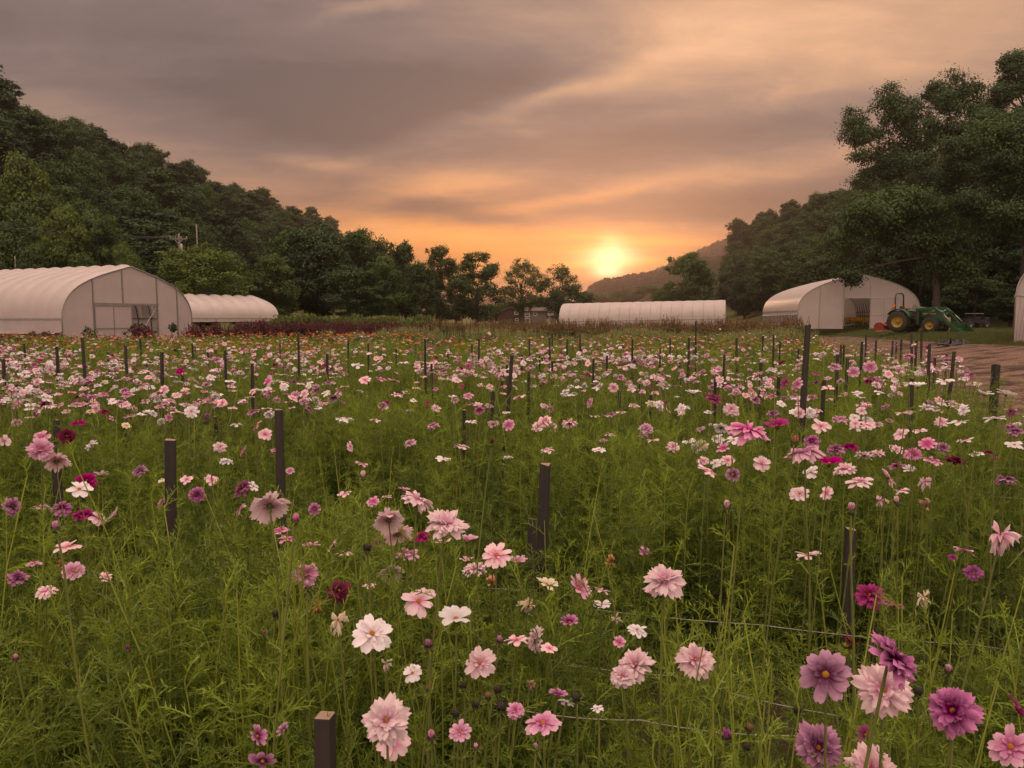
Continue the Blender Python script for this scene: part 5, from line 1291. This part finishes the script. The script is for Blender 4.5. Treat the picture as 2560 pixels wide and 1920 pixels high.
for k in range(9000):
    y = math.sqrt(fr.uniform(14 ** 2, 40 ** 2)); w = .72 * y; x = fr.uniform(-w, w); px = 1280 + F * x / y
    if not in_field(x, y): continue
    pt = patch(x, y, .28, 5.)
    wgt = (.60 if y > 16 else .2) * (.25 + 1.3 * pt ** 1.5)
    if y > 30.5 and px > 1090 or y > 35 and px < 480: continue
    if fr.random() > wgt: continue
    c = ['orange', 'coral', 'pink', 'yellow', 'red'][fr.choice(5, p=[.42, .22, .10, .14, .12])] if (x * .13 + y * .05 + 4) % 2 < 1.2 else ['orange', 'coral', 'pink', 'yellow', 'red'][fr.choice(5, p=[.15, .34, .22, .12, .17])]
    zc.append((y, x, .86 + fr.normal() * .07, c, px))
zc.sort(); zq = []
zcoll = bpy.data.collections.new('zinnia_bloom_kinds'); zi = {}
for j, c in enumerate(zcol):
    for v_ in range(2): add_proto(zcoll, j * 2 + v_, 'zinnia', zin[c][v_]); zi[(c, v_)] = j * 2 + v_
for i, (y, x, z_, c, px) in enumerate(zc):
    v_ = int(fr.integers(2)); rz = (fr.normal() * .3 + .15, fr.normal() * .25, fr.uniform(0, 6)); s_ = fr.uniform(.9, 1.4)
    if i < 300:
        zone = 'in front of the big greenhouse' if px < 620 else 'before the maroon plumes' if px < 1150 else 'below the long greenhouse' if px < 1700 else 'beside the chip path end'
        lab = '%s zinnia head among the leafy rows %s' % (c, zone)
        o = link('zinnia_flower', zin[c][v_], None, (x, y, z_ + Hs(x, y)), rz, (s_,) * 3); tag(o, lab, 'flower', '%s zinnias %s' % (c, zone))
    else: zq.append((x, y, z_ + Hs(x, y), rz[2], rz[0], rz[1], s_, zi[(c, v_)]))
if zq: scatter('distant_zinnias', 'far zinnia heads dotting the leafy rows', zcoll, zq, 'flowers')
print('zinnia', len(zc))

# ------------------------------------------------------------------ stakes and twine
def stake_mat():
    m, g = new_mat('weathered_stake'); p = g.coord('Object'); oi = g.n('ShaderNodeObjectInfo').outputs['Random']
    n = g.noise(g.mapping(p, sc=(60, 60, 4)), 1, 6, .65); n2 = g.noise(p, 9, 4)
    c = g.mix(n, (.020, .018, .017), (.068, .058, .050)); c = g.mix(g.mr(n2, .5, .75), c, (.034, .030, .030)); c = g.mix(g.m('MULTIPLY', oi, .35), c, (.02, .019, .019))
    nz = g.sep(g.n('ShaderNodeNewGeometry').outputs['Normal'])[2]
    principled(g, g.mix(g.mr(nz, .6, .9), c, (.24, .17, .13)), .9, spec=.2, bump=n, bstr=.5, bdist=.004); return m
stk = stake_mat()
def stake(px, ytop, w, lean=0., lab=None, grp=None, real=.038, ybot=None):
    Y = min(F * real / w, 26); top = at(px, ytop, Y); gz = Hs(top.x, Y); r = fr; h = top.z - gz
    dx = -lean * h
    mb = MB(); n = 5; a = real * (.44 if w > 12 else .36); ang = r.uniform(-.3, .3); ca, sa = math.cos(ang), math.sin(ang)
    for i in range(n + 1):
        s = i / n; zz = -.25 + (h + .25) * s; sx = dx * (1 - s) + .004 * math.sin(s * 5 + px); 
        for (u, v) in ((-1, -1), (1, -1), (1, 1), (-1, 1)):
            e = a * (1 + r.normal() * .03) * (1 if i < n else .94); uu, vv = u * e, v * e * .95
            mb.v.append((sx + uu * ca - vv * sa, uu * sa + vv * ca, zz + (r.normal() * .004 if i == n else 0)))
    for i in range(n):
        for j in range(4): mb.face((i * 4 + j, i * 4 + (j + 1) % 4, (i + 1) * 4 + (j + 1) % 4, (i + 1) * 4 + j))
    mb.face([n * 4 + j for j in range(4)]); mb.face((3, 2, 1, 0))
    o = mb.obj('wooden_stake', stk, None, .003 if w > 12 else 0); o.location = (top.x, Y, gz)
    tag(o, lab, 'stake', grp or 'wooden stakes holding the flower rows'); return o
big = [(428, 1097, 30, .035, 'thick brown weathered stake leaning a little, tallest one at that side of the near rows', 'thick brown stake'), (695, 1023, 22, 0, 'straight dark grey stake behind the large pale pink bloom', 'straight grey stake'),
       (1360, 1162, 30, .03, 'dark square stake standing tallest in the middle of the near rows', 'tall middle stake'), (1332, 1296, 24, 0, 'short dark stake just behind the tall middle one', None),
       (2019, 811, 15, .02, 'very tall thin stake with nail holes rising in front of the arched greenhouse', 'very tall stake'), (807, 1786, 52, 0, 'nearest stake, its pale sawn top just showing at the bottom edge', 'nearest stake'),
       (2130, 1322, 28, 0, 'short black stake with twine tied behind bright green stems', 'short black stake'), (140, 1152, 22, -.02, 'dark stake hidden behind a pale bloom near the picture edge', None), (2490, 987 - 76, 17, 0, 'stout grey stake at the border of the chip path', 'stout path stake')]
for px, yt, w, ln, lab, ph in big:
    stake(px, yt, w, ln, lab, real=.09 if px == 2490 else .038)
    if ph: LAND.append((px, yt, 'the ' + ph))
small = '''141 866 8;205 843 9;8 900 9;314 864 8;404 880 9;562 876 8;630 909 10;745 833 8;818 885 8;39 960 10;111 983 11;139 1000 9;456 934 8;538 1041 11;140 1049 14;1063 847 8;1280 889 12 .1;1321 928 9;1581 847 6;1161 1025 12;1233 979 11 .04;1601 940 8;1548 977 10;1628 987 10;1533 940 6;1381 901 8;1305 887 6;1268 913 8 -.04;1078 909 8;1197 847 6;1323 848 5;1374 845 6;1484 897 8;1517 889 7;1349 889 6;1451 1115 15;969 971 7;1568 1049 8;1723 843 7;1740 802 6;1811 885 8;1789 942 10 .03;1901 907 8;1948 942 9;2094 887 9;2119 897 8;2165 837 5;2156 854 7;2254 849 6;2279 833 6 -.05;2305 831 6;2291 852 6;2325 860 9;2338 893 7;2318 899 5;2367 884 7;2385 880 9 .07;2061 950 11;2281 946 12;1908 840 5;1842 845 6;1935 838 6;1950 852 5;2232 852 5;2241 855 5;2102 862 5;2110 862 5;2020 866 6;1996 870 6;1450 838 5;1417 848 5;1675 845 5;1650 870 6;1180 860 5;920 860 6;990 872 5;870 850 5;700 858 5;520 870 5;480 858 5;270 880 6;350 846 5;1120 880 6;60 860 6;1700 905 7;2190 850 5;1380 832 5'''
ns = 0
small_st = []
for rec in small.split(';'):
    v = rec.split(); px, yt, w = float(v[0]), float(v[1]), float(v[2]); ln = float(v[3]) if len(v) > 3 else fr.normal() * .012
    o = stake(px, yt, w, ln); small_st.append((px, yt, w, ln, o))
used = {}
for (px, yt, w, ln, o) in small_st:
    z_ = 'in front of the big greenhouse' if px < 480 else 'below the small hoop greenhouse' if px < 720 else 'below the valley trees' if px < 1180 else 'below the brown and grey houses' if px < 1400 else 'below the long greenhouse' if px < 1850 else 'below the arched greenhouse' if px < 2200 else 'along the chip path by the tractor'
    th = 'stout' if w >= 11 else 'slim' if w >= 7 else 'very thin'
    up_ = 'rising clear of the flowers' if yt < 870 else 'standing mid field' if yt < 940 else 'low among the blooms'
    le = 'steeply leaning ' if abs(ln) > .06 else 'tilted ' if abs(ln) > .028 else ''
    lab = '%s %sdark stake %s, %s' % (th, le, z_, up_); used.setdefault(lab, []).append((px, o))
ORD = ['leftmost', 'second from left', 'third from left', 'fourth from left', 'fifth from left', 'sixth from left', 'seventh from left', 'eighth from left']
for lab, lst in used.items():
    lst.sort(key=lambda a: a[0])
    for i, (px, o) in enumerate(lst): o['label'] = lab if len(lst) == 1 else '%s, %s' % (lab.replace(', rising clear of the flowers', '').replace('in front of', 'before').replace('low among the blooms', 'set low').replace('standing mid field', 'mid field').replace(' along the chip path by the tractor', ' by the tractor').replace('brown and grey ', ''), ORD[i] if i < 8 else 'rightmost')
for o in [s_[4] for s_ in small_st]:
    w_ = o['label'].split()
    if len(w_) > 15: o['label'] = o['label'].replace(' dark stake', ' stake').replace(' small hoop', ' hoop').replace(', standing', '').replace(' to the', '').replace('greenhouse, low', 'greenhouse low')
tw_m = simple('white_twine', (.42, .39, .36), (.26, .24, .22), 30, .8)
def twine(lab, pts_, sag=.02):
    P = []
    for a, b in zip(pts_[:-1], pts_[1:]):
        for i in range(12):
            s = i / 12; v = a.lerp(b, s); v.z -= sag * 4 * s * (1 - s); P.append(v)
    P.append(pts_[-1]); tag(MB().tube(P, .0011, 5).obj('twine', tw_m), lab, 'twine')
twine('white twine stretched from the tall middle stake towards the short black stake', [at(1368, 1508, 2.47), at(1900, 1562, 2.36), at(2440, 1612, 2.25), at(2800, 1650, 2.18)], .008)
twine('white twine low in front of the twin pale double blooms', [at(1330, 1640, 2.0), at(1690, 1690, 1.88), at(2100, 1790, 1.70)], .01)
twine('lowest white twine near the bottom edge between the middle blooms', [at(1250, 1765, 1.66), at(1600, 1800, 1.60), at(2000, 1840, 1.53)], .01)
twine('white twine running behind the cream cup bloom to the tall middle stake', [at(560, 1405, 2.75), at(960, 1445, 2.65), at(1362, 1475, 2.5)], .01)
twine('white twine farther back across the rows below the tall deep pink blooms', [at(1640, 1172, 4.5), at(2027, 1186, 4.4), at(2700, 1256, 4.0)], .02)
twine('white twine across the rows at the picture edge behind the pink blooms', [at(-260, 1160, 4.6), at(140, 1170, 4.5)], .01)
twine('pale twine between the thin stakes beside the chip path', [at(2120, 913, 11), at(2300, 916, 10.6), at(2325, 917, 10.4)], .03)

# ------------------------------------------------------------------ shrubs by the big greenhouse
sh_red = leafy('shrub_red_leaves', (.035, .012, .014), (.12, .035, .035), .25); sh_gr = leafy('shrub_green_leaves', (.02, .04, .012), (.075, .11, .03), .25)
def shrub(px, ptop, Y, wpx, mat, lab, n=2600, leaf=.11, nm='shrub', lo=.1):
    p = at(px, ptop, Y); z0 = Hs(p.x, Y); h = p.z - z0; cm, L = crown_mesh('foliage', int(px), h, lo, wpx * Y / F / 2, 16, n, leaf, mat)
    o = thing(nm, lab, 'shrub', (p.x, Y, z0)); link('foliage', cm, o); link('stem', trunk_mesh('stem', int(px), h, lo, .03, L, bark, 8), o); return o
shrub(118, 828, 38, 100, sh_red, 'dark red shrub against the open side of the big greenhouse')
shrub(352, 812, 40, 80, sh_red, 'reddish brown bush in front of the open greenhouse door')
shrub(342, 806, 42, 44, sh_gr, 'green pointed bush behind the reddish one at the greenhouse door')
shrub(430, 806, 38, 22, sh_gr, 'small dark round topped shrub on a bare stem by the greenhouse corner', 900, .09, lo=.95)
shrub(222, 815, 37, 44, sh_gr, 'sparse leafy sapling at the door post of the big greenhouse', 300, .13, lo=.5)
shrub(285, 838, 38, 40, sh_red, 'low brownish shrub below the sliding greenhouse door', 700)
shrub(500, 832, 40, 90, sh_red, 'low maroon shrub beside the greenhouse end by the small hoop house', 1200)
shrub(1262, 795, 52, 70, sh_gr, 'dark green bush at the head of the rusty plumes below the brown house', 2000, .13)

# ------------------------------------------------------------------ labels for every bloom
COLW = CNAME
sizes = lambda d: 'large ' if d >= 90 else '' if d >= 45 else 'small ' if d >= 26 else 'tiny '
for px, py, ph in ((325, 830, 'the big greenhouse'), (600, 800, 'the small hoop greenhouse'), (1600, 790, 'the long greenhouse'), (2280, 830, 'the tractor'), (2065, 1687, 'the large mauve bloom'), (930, 1585, 'the orange-eyed bloom'), (1115, 1310, 'the ruffled pale pink bloom'), (674, 1264, 'the back-turned bloom'), (1871, 1078, 'the tallest deep pink bloom'), (965, 1801, 'the bottom pale double bloom'), (167, 1090, 'the burgundy pompon'), (1661, 1449, 'the pink double by the twine'), (2501, 1337, 'the drooping pale bloom'), (848, 1477, 'the dark burgundy bloom'), (641, 1842, 'the drooping mauve petals')):
    LAND.append((px, py, ph))
bylab = {}
for h in HEADS:
    best = min((l for l in LAND if abs(l[0] - h['px']) + abs(l[1] - h['py']) > 4), key=lambda l: (l[0] - h['px']) ** 2 + 1.6 * (l[1] - h['py']) ** 2)
    dx, dy = h['px'] - best[0], h['py'] - best[1]; dist = math.hypot(dx, dy)
    v_ = '' if abs(dy) < .35 * abs(dx) else 'below ' if dy > 0 else 'above '
    hz_ = '' if abs(dx) < .35 * abs(dy) else 'left of ' if dx < 0 else 'right of '
    rel = (v_ + ('and ' if v_ and hz_ else '') + hz_).strip()
    near_ = 'just ' if dist < 110 else 'well ' if dist > 330 else ''
    col = COLW[h['col']]; base = ULAB[h['form']]
    if h['form'] == 'H': d_ = ('dark ' if h['col'] == 'x' else 'tan ') + base
    else: d_ = sizes(h['d']) + col + ' ' + base
    if h['form'] not in 'KHB': d_ += ' ' + FACE[h['face']]
    lab = '%s, %s%s %s' % (d_, near_, rel, best[2]); h['lab'] = lab; bylab.setdefault(lab, []).append(h)
for lab, lst in bylab.items():
    lst.sort(key=lambda h: h['py'])
    for i, h in enumerate(lst):
        L_ = lab
        if len(lst) > 1 and len(lst) <= 5:
            L_ = lab + ', ' + ['topmost', 'second from top', 'third from top', 'fourth from top', 'lowest'][i if i < len(lst) - 1 else 4]
            if len(L_.replace(',', '').split()) > 16: L_ = lab
        if len(L_.split()) > 16: L_ = ' '.join(L_.replace(' seen from its back', '').split()[:16])
        h['o']['label'] = L_
final = {}
for h in HEADS: final.setdefault(h['o']['label'], []).append(h['o'])
for lab, os_ in final.items():
    for o in os_:
        g0 = {'flower_bud': 'cosmos buds', 'seed_head': 'dried seed heads', 'withered_flower': 'withered blooms'}.get(o.name.split('.')[0], 'cosmos blooms')
        o['group'] = g0
